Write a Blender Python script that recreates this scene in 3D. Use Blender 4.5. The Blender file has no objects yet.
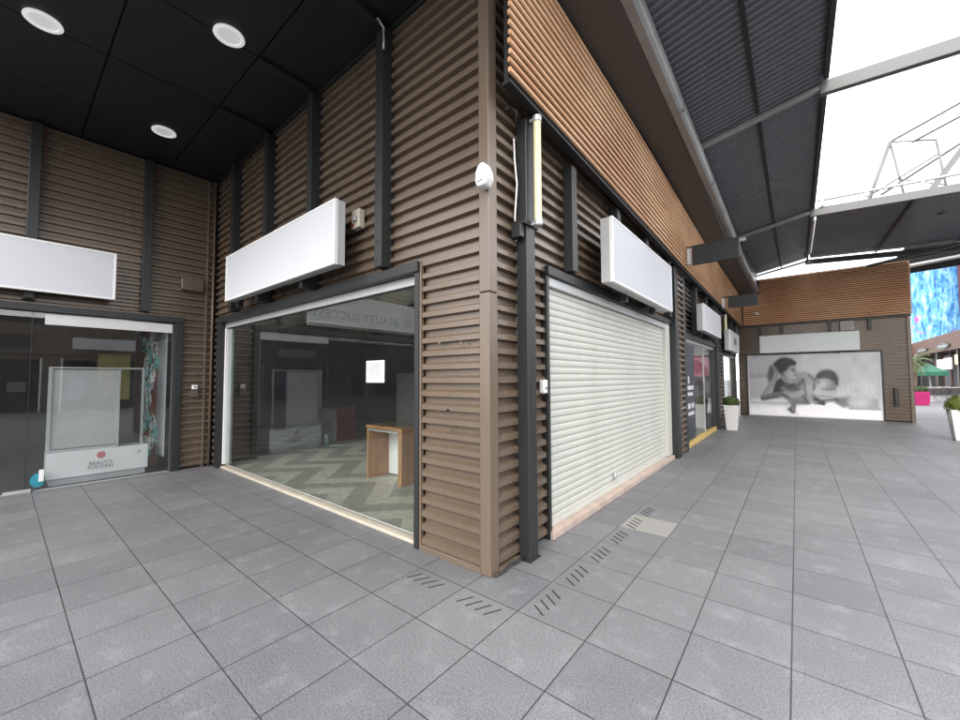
import bpy, bmesh, math, random
from mathutils import Vector, Matrix
random.seed(7)
SC = bpy.context.scene
COL = SC.collection
R = math.radians

# ------------------------------------------------------------------ materials
def newmat(name):
    m = bpy.data.materials.new(name); m.use_nodes = True
    nt = m.node_tree
    return m, nt, nt.nodes['Principled BSDF']

def N(nt, t, **kw):
    n = nt.nodes.new(t)
    for k, v in kw.items():
        if k in n.inputs: n.inputs[k].default_value = v
        else: setattr(n, k, v)
    return n

def ramp(nt, stops, interp='LINEAR'):
    n = nt.nodes.new('ShaderNodeValToRGB'); cr = n.color_ramp; cr.interpolation = interp
    while len(cr.elements) < len(stops): cr.elements.new(0.5)
    for e, (p, c) in zip(cr.elements, stops):
        e.position = p
        e.color = c if len(c) == 4 else (*c, 1)
    return n

def paint(name, col, rough=0.5, metal=0.0, var=0.12, scale=3.0, bump=0.0, bscale=60, dirt=0.0, streak=False, spec=0.5):
    """painted / plain surface with real wear: large soft tone variation, fine grain, optional vertical grime streaks"""
    m, nt, b = newmat(name)
    L = nt.links.new
    tc = N(nt, 'ShaderNodeTexCoord')
    mp = N(nt, 'ShaderNodeMapping'); L(tc.outputs['Object'], mp.inputs['Vector'])
    if streak: mp.inputs['Scale'].default_value = (1, 1, 0.12)
    n1 = N(nt, 'ShaderNodeTexNoise', Scale=scale, Detail=6.0, Roughness=0.65); L(mp.outputs[0], n1.inputs['Vector'])
    c0 = tuple(max(0, c*(1-var)) for c in col); c1 = tuple(min(1, c*(1+var)) for c in col)
    r1 = ramp(nt, [(0.3, c0), (0.7, c1)]); L(n1.outputs['Fac'], r1.inputs['Fac'])
    out = r1.outputs['Color']
    if dirt > 0:
        n2 = N(nt, 'ShaderNodeTexNoise', Scale=scale*2.7, Detail=8.0, Roughness=0.75); L(mp.outputs[0], n2.inputs['Vector'])
        r2 = ramp(nt, [(0.52, (0, 0, 0)), (0.75, (1, 1, 1))]); L(n2.outputs['Fac'], r2.inputs['Fac'])
        mul = N(nt, 'ShaderNodeMath', operation='MULTIPLY'); L(r2.outputs['Color'], mul.inputs[0]); mul.inputs[1].default_value = dirt
        mx = N(nt, 'ShaderNodeMix', data_type='RGBA'); L(mul.outputs[0], mx.inputs['Factor'])
        L(out, mx.inputs['A']); mx.inputs['B'].default_value = (col[0]*.45+.01, col[1]*.43+.01, col[2]*.4+.01, 1)
        out = mx.outputs['Result']
    L(out, b.inputs['Base Color'])
    b.inputs['Roughness'].default_value = rough; b.inputs['Metallic'].default_value = metal
    b.inputs['Specular IOR Level'].default_value = spec
    rr = N(nt, 'ShaderNodeMapRange'); L(n1.outputs['Fac'], rr.inputs['Value'])
    rr.inputs['To Min'].default_value = max(0.02, rough-.12); rr.inputs['To Max'].default_value = min(1, rough+.12)
    L(rr.outputs[0], b.inputs['Roughness'])
    if bump > 0:
        n3 = N(nt, 'ShaderNodeTexNoise', Scale=bscale, Detail=4.0); L(tc.outputs['Object'], n3.inputs['Vector'])
        bp = N(nt, 'ShaderNodeBump', Strength=bump, Distance=0.01); L(n3.outputs['Fac'], bp.inputs['Height'])
        L(bp.outputs[0], b.inputs['Normal'])
    return m

def glow(name, col, strength, rough=.4):
    m, nt, b = newmat(name)
    b.inputs['Base Color'].default_value = (*col, 1); b.inputs['Roughness'].default_value = rough
    b.inputs['Emission Color'].default_value = (*col, 1); b.inputs['Emission Strength'].default_value = strength
    return m

def glass(name, tint=(.86, .9, .89), ior=1.75, film=0.0):
    m = bpy.data.materials.new(name); m.use_nodes = True
    nt = m.node_tree; nt.nodes.clear(); L = nt.links.new
    o = N(nt, 'ShaderNodeOutputMaterial')
    tr = N(nt, 'ShaderNodeBsdfTransparent'); tr.inputs['Color'].default_value = (*tint, 1)
    gl = N(nt, 'ShaderNodeBsdfGlossy', Roughness=0.0); gl.inputs['Color'].default_value = (1, 1, 1, 1)
    fr = N(nt, 'ShaderNodeFresnel', IOR=ior)
    geo = N(nt, 'ShaderNodeNewGeometry')
    io = N(nt, 'ShaderNodeMapRange'); L(geo.outputs['Backfacing'], io.inputs['Value'])
    io.inputs['To Min'].default_value = ior; io.inputs['To Max'].default_value = 1/ior
    L(io.outputs[0], fr.inputs['IOR'])
    tc = N(nt, 'ShaderNodeTexCoord')
    nz = N(nt, 'ShaderNodeTexNoise', Scale=.9, Detail=1.0); L(tc.outputs['Object'], nz.inputs['Vector'])
    bp = N(nt, 'ShaderNodeBump', Strength=0.02, Distance=0.02); L(nz.outputs['Fac'], bp.inputs['Height'])
    L(bp.outputs[0], gl.inputs['Normal'])
    mx = N(nt, 'ShaderNodeMixShader'); L(fr.outputs[0], mx.inputs['Fac'])
    L(tr.outputs[0], mx.inputs[1]); L(gl.outputs[0], mx.inputs[2])
    src = mx.outputs[0]
    if film > 0:
        n2 = N(nt, 'ShaderNodeTexNoise', Scale=2.0, Detail=6.0); L(tc.outputs['Object'], n2.inputs['Vector'])
        df = N(nt, 'ShaderNodeBsdfDiffuse'); df.inputs['Color'].default_value = (.5, .5, .48, 1)
        mu = N(nt, 'ShaderNodeMath', operation='MULTIPLY'); L(n2.outputs['Fac'], mu.inputs[0]); mu.inputs[1].default_value = film
        m2 = N(nt, 'ShaderNodeMixShader'); L(mu.outputs[0], m2.inputs['Fac']); L(src, m2.inputs[1]); L(df.outputs[0], m2.inputs[2])
        src = m2.outputs[0]
    L(src, o.inputs['Surface'])
    return m

def paving_mat():
    m, nt, b = newmat('grey_paving'); L = nt.links.new
    tc = N(nt, 'ShaderNodeTexCoord')
    sub = N(nt, 'ShaderNodeVectorMath', operation='SUBTRACT'); L(tc.outputs['Object'], sub.inputs[0]); sub.inputs[1].default_value = (-.07, -.73, 0)
    dv = N(nt, 'ShaderNodeVectorMath', operation='DIVIDE'); L(sub.outputs[0], dv.inputs[0]); dv.inputs[1].default_value = (.489, .489, 1)
    fl = N(nt, 'ShaderNodeVectorMath', operation='FLOOR'); L(dv.outputs[0], fl.inputs[0])
    fc = N(nt, 'ShaderNodeVectorMath', operation='FRACTION'); L(dv.outputs[0], fc.inputs[0])
    wn = N(nt, 'ShaderNodeTexWhiteNoise', noise_dimensions='2D'); L(fl.outputs[0], wn.inputs['Vector'])
    # per slab tone
    slab = ramp(nt, [(0, (.127, .129, .134)), (.5, (.140, .142, .147)), (1, (.155, .157, .162))]); L(wn.outputs['Value'], slab.inputs['Fac'])
    # large worn patches
    n1 = N(nt, 'ShaderNodeTexNoise', Scale=.7, Detail=7.0, Roughness=.62); L(tc.outputs['Object'], n1.inputs['Vector'])
    r1 = ramp(nt, [(.3, (.86, .86, .87)), (.7, (1.12, 1.12, 1.12))]); L(n1.outputs['Fac'], r1.inputs['Fac'])
    mu = N(nt, 'ShaderNodeMix', data_type='RGBA', blend_type='MULTIPLY'); mu.inputs['Factor'].default_value = 1
    L(slab.outputs[0], mu.inputs['A']); L(r1.outputs[0], mu.inputs['B'])
    # fine granite grain
    n2 = N(nt, 'ShaderNodeTexNoise', Scale=95, Detail=4.0, Roughness=.85); L(tc.outputs['Object'], n2.inputs['Vector'])
    r2 = ramp(nt, [(.34, (.42, .42, .42)), (.66, (1.55, 1.55, 1.55))]); L(n2.outputs['Fac'], r2.inputs['Fac'])
    m2 = N(nt, 'ShaderNodeMix', data_type='RGBA', blend_type='MULTIPLY'); m2.inputs['Factor'].default_value = 1
    L(mu.outputs['Result'], m2.inputs['A']); L(r2.outputs[0], m2.inputs['B'])
    # pale scuffs
    n3 = N(nt, 'ShaderNodeTexNoise', Scale=5.5, Detail=9.0, Roughness=.72); L(tc.outputs['Object'], n3.inputs['Vector'])
    r3 = ramp(nt, [(.53, (0, 0, 0)), (.72, (.42, .42, .42))]); L(n3.outputs['Fac'], r3.inputs['Fac'])
    m3 = N(nt, 'ShaderNodeMix', data_type='RGBA'); L(r3.outputs[0], m3.inputs['Factor'])
    L(m2.outputs['Result'], m3.inputs['A']); m3.inputs['B'].default_value = (.28, .28, .288, 1)
    # small dark stains
    n4 = N(nt, 'ShaderNodeTexNoise', Scale=11, Detail=3.0); L(tc.outputs['Object'], n4.inputs['Vector'])
    r4 = ramp(nt, [(.68, (0, 0, 0)), (.73, (.45, .45, .45))]); L(n4.outputs['Fac'], r4.inputs['Fac'])
    m4 = N(nt, 'ShaderNodeMix', data_type='RGBA'); L(r4.outputs[0], m4.inputs['Factor'])
    L(m3.outputs['Result'], m4.inputs['A']); m4.inputs['B'].default_value = (.12, .12, .125, 1)
    # one replaced pale slab
    sp = N(nt, 'ShaderNodeSeparateXYZ'); L(fl.outputs[0], sp.inputs[0])
    cx = N(nt, 'ShaderNodeMath', operation='COMPARE'); L(sp.outputs['X'], cx.inputs[0]); cx.inputs[1].default_value = 1; cx.inputs[2].default_value = .3
    cy = N(nt, 'ShaderNodeMath', operation='COMPARE'); L(sp.outputs['Y'], cy.inputs[0]); cy.inputs[1].default_value = 5; cy.inputs[2].default_value = .3
    an = N(nt, 'ShaderNodeMath', operation='MULTIPLY'); L(cx.outputs[0], an.inputs[0]); L(cy.outputs[0], an.inputs[1])
    m5 = N(nt, 'ShaderNodeMix', data_type='RGBA'); L(an.outputs[0], m5.inputs['Factor']); L(m4.outputs['Result'], m5.inputs['A'])
    pl = N(nt, 'ShaderNodeMix', data_type='RGBA', blend_type='MULTIPLY'); pl.inputs['Factor'].default_value = .5
    pl.inputs['A'].default_value = (.23, .226, .208, 1); L(r2.outputs[0], pl.inputs['B'])
    L(pl.outputs['Result'], m5.inputs['B'])
    # joints: distance to slab edge
    s2 = N(nt, 'ShaderNodeSeparateXYZ'); L(fc.outputs[0], s2.inputs[0])
    def edge(o, w):
        a = N(nt, 'ShaderNodeMath', operation='SUBTRACT'); L(o, a.inputs[0]); a.inputs[1].default_value = .5
        c = N(nt, 'ShaderNodeMath', operation='ABSOLUTE'); L(a.outputs[0], c.inputs[0])
        d = N(nt, 'ShaderNodeMapRange'); L(c.outputs[0], d.inputs['Value'])
        d.inputs['From Min'].default_value = .5-w*1.7; d.inputs['From Max'].default_value = .5-w
        return d.outputs[0]
    # joint strength wanders
    nj = N(nt, 'ShaderNodeTexNoise', Scale=1.1, Detail=4.0); L(tc.outputs['Object'], nj.inputs['Vector'])
    rj = N(nt, 'ShaderNodeMapRange'); L(nj.outputs['Fac'], rj.inputs['Value']); rj.inputs['From Min'].default_value = .3; rj.inputs['From Max'].default_value = .7
    rj.inputs['To Min'].default_value = .78; rj.inputs['To Max'].default_value = 1
    mxx = N(nt, 'ShaderNodeMath', operation='MAXIMUM'); L(edge(s2.outputs['X'], .0058), mxx.inputs[0]); L(edge(s2.outputs['Y'], .0058), mxx.inputs[1])
    mj = N(nt, 'ShaderNodeMath', operation='MULTIPLY'); L(mxx.outputs[0], mj.inputs[0]); L(rj.outputs[0], mj.inputs[1])
    m6 = N(nt, 'ShaderNodeMix', data_type='RGBA'); L(mj.outputs[0], m6.inputs['Factor']); L(m5.outputs['Result'], m6.inputs['A'])
    m6.inputs['B'].default_value = (.022, .022, .023, 1)
    L(m6.outputs['Result'], b.inputs['Base Color'])
    rg = N(nt, 'ShaderNodeMapRange'); L(n1.outputs['Fac'], rg.inputs['Value']); rg.inputs['To Min'].default_value = .42; rg.inputs['To Max'].default_value = .68
    L(rg.outputs[0], b.inputs['Roughness'])
    # bump: grain, joints, slab tilt
    h1 = N(nt, 'ShaderNodeMath', operation='MULTIPLY'); L(n2.outputs['Fac'], h1.inputs[0]); h1.inputs[1].default_value = .25
    h2 = N(nt, 'ShaderNodeMath', operation='SUBTRACT'); L(h1.outputs[0], h2.inputs[0]); L(mxx.outputs[0], h2.inputs[1])
    bp = N(nt, 'ShaderNodeBump', Strength=.35, Distance=.006); L(h2.outputs[0], bp.inputs['Height'])
    L(bp.outputs[0], b.inputs['Normal'])
    return m

def chevron_mat():
    m, nt, b = newmat('chevron_vinyl'); L = nt.links.new
    tc = N(nt, 'ShaderNodeTexCoord'); sp = N(nt, 'ShaderNodeSeparateXYZ'); L(tc.outputs['Object'], sp.inputs[0])
    pp = N(nt, 'ShaderNodeMath', operation='PINGPONG'); L(sp.outputs['X'], pp.inputs[0]); pp.inputs[1].default_value = .78
    ad = N(nt, 'ShaderNodeMath', operation='ADD'); L(pp.outputs[0], ad.inputs[0]); L(sp.outputs['Y'], ad.inputs[1])
    md = N(nt, 'ShaderNodeMath', operation='WRAP'); L(ad.outputs[0], md.inputs[0]); md.inputs[1].default_value = .80; md.inputs[2].default_value = 0
    gt = N(nt, 'ShaderNodeMath', operation='GREATER_THAN'); L(md.outputs[0], gt.inputs[0]); gt.inputs[1].default_value = .40
    nz = N(nt, 'ShaderNodeTexNoise', Scale=9, Detail=6.0); L(tc.outputs['Object'], nz.inputs['Vector'])
    mx = N(nt, 'ShaderNodeMix', data_type='RGBA'); L(gt.outputs[0], mx.inputs['Factor'])
    mx.inputs['A'].default_value = (.27, .255, .21, 1); mx.inputs['B'].default_value = (.46, .43, .36, 1)
    rr = ramp(nt, [(.3, (.8, .8, .8)), (.7, (1.15, 1.15, 1.15))]); L(nz.outputs['Fac'], rr.inputs['Fac'])
    mu = N(nt, 'ShaderNodeMix', data_type='RGBA', blend_type='MULTIPLY'); mu.inputs['Factor'].default_value = 1
    L(mx.outputs['Result'], mu.inputs['A']); L(rr.outputs[0], mu.inputs['B'])
    L(mu.outputs['Result'], b.inputs['Base Color']); b.inputs['Roughness'].default_value = .45
    return m

def wood_mat(name, c0, c1, axis=0, scale=1.0, rough=.45):
    m, nt, b = newmat(name); L = nt.links.new
    tc = N(nt, 'ShaderNodeTexCoord'); mp = N(nt, 'ShaderNodeMapping'); L(tc.outputs['Object'], mp.inputs['Vector'])
    s = [22*scale]*3; s[axis] = 1.3*scale; mp.inputs['Scale'].default_value = s
    n1 = N(nt, 'ShaderNodeTexNoise', Scale=1.0, Detail=6.0, Roughness=.6, Distortion=.6); L(mp.outputs[0], n1.inputs['Vector'])
    n2 = N(nt, 'ShaderNodeTexNoise', Scale=.8, Detail=3.0); L(tc.outputs['Object'], n2.inputs['Vector'])
    ad = N(nt, 'ShaderNodeMath', operation='MULTIPLY_ADD'); L(n2.outputs['Fac'], ad.inputs[0]); ad.inputs[1].default_value = .5; 
    sc = N(nt, 'ShaderNodeMath', operation='MULTIPLY'); L(n1.outputs['Fac'], sc.inputs[0]); sc.inputs[1].default_value = .5
    L(sc.outputs[0], ad.inputs[2])
    r = ramp(nt, [(.36, c0), (.64, c1)]); L(ad.outputs[0], r.inputs['Fac'])
    L(r.outputs[0], b.inputs['Base Color']); b.inputs['Roughness'].default_value = rough
    return m

def mural_mat():
    m, nt, b = newmat('painted_mural'); L = nt.links.new
    tc = N(nt, 'ShaderNodeTexCoord'); mp = N(nt, 'ShaderNodeMapping'); L(tc.outputs['Object'], mp.inputs['Vector'])
    mp.inputs['Scale'].default_value = (3.4, 3.4, .8)
    n1 = N(nt, 'ShaderNodeTexNoise', Scale=.6, Detail=9.0, Roughness=.82, Distortion=.25); L(mp.outputs[0], n1.inputs['Vector'])
    r1 = ramp(nt, [(.28, (.01, .03, .16)), (.42, (.02, .12, .42)), (.5, (.1, .38, .68)), (.57, (.32, .62, .78)), (.66, (.8, .84, .86))])
    L(n1.outputs['Fac'], r1.inputs['Fac'])
    n2 = N(nt, 'ShaderNodeTexNoise', Scale=.55, Detail=4.0, Distortion=.5); L(tc.outputs['Object'], n2.inputs['Vector'])
    r2 = ramp(nt, [(.62, (0, 0, 0)), (.68, (1, 1, 1))]); L(n2.outputs['Fac'], r2.inputs['Fac'])
    mx = N(nt, 'ShaderNodeMix', data_type='RGBA'); L(r2.outputs[0], mx.inputs['Factor']); L(r1.outputs[0], mx.inputs['A'])
    mx.inputs['B'].default_value = (.55, .10, .35, 1)
    n3 = N(nt, 'ShaderNodeTexNoise', Scale=.8, Detail=5.0, Distortion=.4); L(mp.outputs[0], n3.inputs['Vector'])
    r3 = ramp(nt, [(.64, (0, 0, 0)), (.7, (.9, .9, .9))]); L(n3.outputs['Fac'], r3.inputs['Fac'])
    m2 = N(nt, 'ShaderNodeMix', data_type='RGBA'); L(r3.outputs[0], m2.inputs['Factor']); L(mx.outputs['Result'], m2.inputs['A'])
    m2.inputs['B'].default_value = (.28, .2, .12, 1)
    L(m2.outputs['Result'], b.inputs['Base Color']); b.inputs['Roughness'].default_value = .7
    return m

def vcol_mat(name, rough=.45):
    m, nt, b = newmat(name)
    a = N(nt, 'ShaderNodeVertexColor', layer_name='print'); nt.links.new(a.outputs['Color'], b.inputs['Base Color'])
    b.inputs['Roughness'].default_value = rough
    return m

M = {}
M['brown'] = paint('brown_cladding', (.132, .098, .071), .27, .12, .06, .9, dirt=.22, streak=True)
M['brown_trim'] = paint('brown_trim', (.138, .103, .076), .32, .1, .08, 2.2, dirt=.3, streak=True)
M['dkgrey'] = paint('anthracite_metal', (.015, .0165, .017), .42, 0, .18, 3, dirt=.2, streak=True)
M['black'] = paint('black_metal', (.012, .012, .013), .5, 0, .2, 3)
M['ceil'] = paint('black_ceiling_panel', (.008, .008, .009), .6, 0, .35, .5)
M['gap'] = paint('dark_void', (.004, .004, .004), .9)
M['drainslot'] = paint('dark_slot', (.022, .022, .022), .8)
M['alu'] = paint('grey_aluminium', (.42, .43, .43), .4, .3, .08, 3)
M['white'] = paint('white_plastic', (.74, .74, .73), .35, 0, .04, 2)
M['signface'] = paint('white_sign_face', (.56, .57, .60), .45, 0, .03, .8, streak=True)
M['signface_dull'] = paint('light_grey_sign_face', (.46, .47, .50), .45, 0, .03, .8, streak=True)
M['signedge'] = paint('sign_edge', (.40, .405, .41), .4, 0, .07, 3)
M['greyface'] = paint('grey_sign_face', (.55, .56, .57), .45, 0, .05, 1.4)
M['paleface'] = paint('pale_green_sign_face', (.74, .79, .765), .45, 0, .03, 1.0)
M['cream'] = paint('cream_sill', (.46, .42, .34), .45, 0, .1, 4, dirt=.2)
M['yellowsill'] = paint('yellow_wood_sill', (.55, .38, .12), .5, 0, .15, 5)
M['pinkstone'] = paint('pink_stone', (.42, .33, .28), .55, 0, .18, 6, dirt=.35, bump=.15, bscale=80)
M['shutter'] = paint('cream_shutter', (.48, .48, .435), .42, 0, .05, 1.2, dirt=.2, streak=True)
M['slat'] = wood_mat('cedar_slat_y', (.50, .245, .11), (.80, .52, .30), 1, .35, .36)
M['slatx'] = wood_mat('cedar_slat_x', (.66, .31, .145), (.88, .53, .30), 0, .35, .38)
M['soffit'] = paint('brown_soffit', (.072, .064, .058), .5, 0, .12, 1.2)
M['gutter'] = paint('galvanised_gutter', (.30, .305, .305), .42, .3, .2, 1.8, dirt=.25)
M['roof'] = paint('dark_roof_sheet', (.105, .110, .122), .30, .3, .06, 1.2)
M['rafter'] = paint('grey_steel', (.12, .122, .12), .5, .1, .08, 2, dirt=.12)
M['truss'] = paint('pale_steel_tube', (.15, .155, .16), .5, .1, .06, 3)
M['paving'] = paving_mat()
M['chevron'] = chevron_mat()
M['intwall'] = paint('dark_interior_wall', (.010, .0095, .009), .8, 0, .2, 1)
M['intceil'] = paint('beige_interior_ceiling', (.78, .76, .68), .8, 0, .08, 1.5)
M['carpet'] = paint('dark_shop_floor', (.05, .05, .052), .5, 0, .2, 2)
M['glass'] = glass('shop_glass', (.90, .93, .92), 1.55, .015)
M['glass_side'] = glass('side_glass', (.93, .95, .95), 1.55, .03)
M['glass_clear'] = glass('clear_glass', (.95, .97, .96), 1.28, .02)
M['wood'] = wood_mat('oak_veneer', (.26, .115, .04), (.44, .23, .095), 2, .6, .4)
M['paper'] = paint('white_paper', (.58, .60, .59), .7, 0, .02, 5)
M['ink'] = paint('grey_ink', (.22, .22, .23), .7)
M['frost'] = paint('frosted_panel', (.42, .42, .40), .35, 0, .1, 2.5)
M['red'] = paint('red_panel', (.12, .016, .014), .5)
M['pink'] = paint('pink_print', (.55, .08, .16), .5)
M['logo'] = paint('rose_logo', (.52, .16, .20), .5)
M['copper'] = paint('copper_logo', (.42, .20, .11), .5)
M['lettering'] = paint('grey_lettering', (.16, .16, .165), .5)
M['yellow'] = paint('yellow_poster', (.30, .24, .06), .6)
M['teal'] = paint('teal_paint', (.16, .42, .42), .5)
M['swirl'] = paint('pale_swirl_paint', (.55, .58, .55), .5)
M['brick'] = paint('rust_panel', (.21, .075, .04), .6, 0, .2, 3)
M['sticker'] = paint('turquoise_sticker', (.02, .22, .29), .5)
M['tube'] = glow('cream_tube', (.66, .60, .36), .04)
M['lampface'] = glow('lamp_diffuser', (.9, .92, .9), .07)
M['lamptrim'] = glow('lamp_trim', (.95, .95, .92), .10)
M['leaf'] = paint('boxwood_leaf', (.055, .085, .018), .5, 0, .4, 14)
M['leafy'] = paint('bright_boxwood_leaf', (.10, .13, .018), .5, 0, .4, 14)
M['soil'] = paint('potting_soil', (.03, .022, .016), .9)
M['pot'] = paint('white_planter', (.60, .60, .58), .35, 0, .04, 2, dirt=.08, streak=True)
M['magenta'] = paint('magenta_planter', (.55, .012, .17), .45)
M['palm'] = paint('palm_frond', (.10, .125, .05), .55, 0, .3, 5)
M['trunk'] = paint('palm_trunk', (.14, .10, .065), .85, 0, .3, 8, bump=.5, bscale=30)
M['green'] = paint('green_canvas', (.012, .105, .06), .7, 0, .12, 2)
M['rust'] = paint('rust_terracotta_panel', (.14, .062, .038), .6, 0, .2, 1.2)
M['maroon'] = paint('maroon_wall', (.16, .04, .035), .6)
M['darkglass'] = glass('cafe_glass', (.25, .27, .27), 1.6)
M['darkpane'] = paint('dark_pane', (.02, .02, .022), .6)
M['blade'] = paint('blade_panel', (.022, .024, .025), .6, 0, .1)
M['dimgrey'] = paint('dim_grey_board', (.22, .22, .21), .5)
M['darkblue'] = paint('dark_blue_panel', (.03, .06, .22), .5, 0, .5, 3)
M['mural'] = mural_mat()
M['poster'] = vcol_mat('mono_print')
M['darkposter'] = paint('dark_poster', (.03, .035, .05), .4, 0, .2, 2)
M['chair'] = paint('dark_rattan', (.05, .045, .042), .6)
M['chairlight'] = paint('pale_chair_frame', (.42, .41, .40), .5)
M['warm'] = glow('warm_lamp', (1.0, .72, .25), 1.0)
M['concrete'] = paint('grey_concrete', (.3, .3, .29), .7, 0, .12, 1.2, dirt=.25, streak=True)
M['stonewall'] = paint('pale_block_wall', (.42, .40, .37), .7, 0, .1, 1)

# ------------------------------------------------------------------ mesh builder
def wloc(o):
    v = Vector((0, 0, 0))
    while o is not None: v += o.location; o = o.parent
    return v

class MB:
    def __init__(s): s.v = []; s.f = []; s.col = None
    def quad(s, *pts):
        n = len(s.v); s.v += [tuple(p) for p in pts]; s.f.append(tuple(range(n, n+len(pts)))); return s
    def box(s, x0, x1, y0, y1, z0, z1):
        n = len(s.v)
        s.v += [(x0,y0,z0),(x1,y0,z0),(x1,y1,z0),(x0,y1,z0),(x0,y0,z1),(x1,y0,z1),(x1,y1,z1),(x0,y1,z1)]
        s.f += [tuple(n+i for i in q) for q in ((3,2,1,0),(4,5,6,7),(0,1,5,4),(1,2,6,5),(2,3,7,6),(3,0,4,7))]
        return s
    def hexa(s, p):   # eight points, same order as box
        n = len(s.v); s.v += [tuple(q) for q in p]
        s.f += [tuple(n+i for i in q) for q in ((3,2,1,0),(4,5,6,7),(0,1,5,4),(1,2,6,5),(2,3,7,6),(3,0,4,7))]
        return s
    def beam(s, a, b, w, h, up=(0,0,1)):
        a = Vector(a); b = Vector(b); d = (b-a).normalized(); up = Vector(up)
        r = d.cross(up).normalized()*w/2; u = r.cross(d).normalized()*h/2
        return s.hexa([a-r-u, a+r-u, b+r-u, b-r-u, a-r+u, a+r+u, b+r+u, b-r+u])
    def tube(s, pts, r, n=8, caps=True, r1=None):
        pts = [Vector(p) for p in pts]; base = len(s.v); m = len(pts)
        ref = Vector((0,0,1))
        for i, p in enumerate(pts):
            d = (pts[min(i+1, m-1)]-pts[max(i-1, 0)]).normalized()
            a = d.cross(ref) if abs(d.dot(ref)) < .95 else d.cross(Vector((1,0,0)))
            a.normalize(); c = d.cross(a)
            rr = r if r1 is None else r+(r1-r)*i/(m-1)
            for k in range(n):
                t = 2*math.pi*k/n
                s.v.append(tuple(p+(a*math.cos(t)+c*math.sin(t))*rr))
        for i in range(m-1):
            for k in range(n):
                k2 = (k+1) % n
                s.f.append((base+i*n+k, base+i*n+k2, base+(i+1)*n+k2, base+(i+1)*n+k))
        if caps:
            s.f.append(tuple(base+k for k in reversed(range(n)))); s.f.append(tuple(base+(m-1)*n+k for k in range(n)))
        return s
    def lathe(s, c, prof, n=24):   # prof: (r, z) list
        base = len(s.v)
        for r, z in prof:
            for k in range(n):
                t = 2*math.pi*k/n; s.v.append((c[0]+r*math.cos(t), c[1]+r*math.sin(t), c[2]+z))
        for i in range(len(prof)-1):
            for k in range(n):
                k2 = (k+1) % n
                s.f.append((base+i*n+k, base+i*n+k2, base+(i+1)*n+k2, base+(i+1)*n+k))
        s.f.append(tuple(base+k for k in reversed(range(n)))); s.f.append(tuple(base+(len(prof)-1)*n+k for k in range(n)))
        return s
    def prism(s, poly, fn, a, b):   # poly of 2D points, fn(u,v,w) -> 3D, extruded w from a to b
        n = len(s.v); m = len(poly)
        s.v += [tuple(fn(u, v, a)) for u, v in poly]+[tuple(fn(u, v, b)) for u, v in poly]
        for i in range(m):
            j = (i+1) % m; s.f.append((n+i, n+j, n+m+j, n+m+i))
        s.f.append(tuple(n+i for i in reversed(range(m)))); s.f.append(tuple(n+m+i for i in range(m)))
        return s
    def build(s, name, mat, parent=None, bevel=0, smooth=False, fixn=True, loc=None):
        off = wloc(parent) if parent is not None else Vector((0, 0, 0))
        if loc is not None: off = off+Vector(loc)-(Vector((0,0,0)))
        if loc is not None and parent is not None: off = Vector(loc)
        me = bpy.data.meshes.new(name)
        me.from_pydata([(x-off.x, y-off.y, z-off.z) for x, y, z in s.v], [], s.f)
        if fixn:
            bm = bmesh.new(); bm.from_mesh(me); bmesh.ops.recalc_face_normals(bm, faces=bm.faces); bm.to_mesh(me); bm.free()
        me.materials.append(M[mat] if isinstance(mat, str) else mat)
        if smooth:
            for p in me.polygons: p.use_smooth = True
        o = bpy.data.objects.new(name, me); COL.objects.link(o)
        if parent is not None:
            o.parent = parent; o.location = off-wloc(parent)
        else: o.location = off
        if bevel:
            bv = o.modifiers.new('soft_edge', 'BEVEL'); bv.width = bevel; bv.segments = 2; bv.limit_method = 'ANGLE'; bv.angle_limit = R(40)
        return o

def tag(o, label=None, cat=None, group=None, kind=None):
    if label: o['label'] = label
    if cat: o['category'] = cat
    if group: o['group'] = group
    if kind: o['kind'] = kind
    return o
def thing(name, loc, label, cat, group=None):
    o = bpy.data.objects.new(name, None); COL.objects.link(o); o.location = loc; o.empty_display_size = .2
    return tag(o, label, cat, group)
def children(o): return [c for c in bpy.data.objects if c.parent == o]
def copy_tree(o, parent=None):
    c = o.copy(); COL.objects.link(c); c.parent = parent
    for ch in children(o): copy_tree(ch, c)
    return c
def text_mesh(name, body, size, mat, parent, fn, bold=.0, align='CENTER', spacing=1.0):
    """real lettering as a thin mesh; fn maps (u, v, w) text space to world"""
    cu = bpy.data.curves.new(name, 'FONT'); cu.body = body; cu.size = size; cu.align_x = align; cu.align_y = 'CENTER'
    cu.extrude = .002; cu.offset = bold; cu.space_character = spacing; cu.space_line = .85
    ob = bpy.data.objects.new(name, cu); COL.objects.link(ob)
    dg = bpy.context.evaluated_depsgraph_get(); dg.update()
    me = bpy.data.meshes.new_from_object(ob.evaluated_get(dg))
    bpy.data.objects.remove(ob)
    off = wloc(parent)
    for v in me.vertices:
        p = Vector(fn(v.co.x, v.co.y, v.co.z)); v.co = p-off
    me.materials.clear(); me.materials.append(M[mat])
    o = bpy.data.objects.new(name, me); COL.objects.link(o); o.parent = parent
    return o

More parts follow.
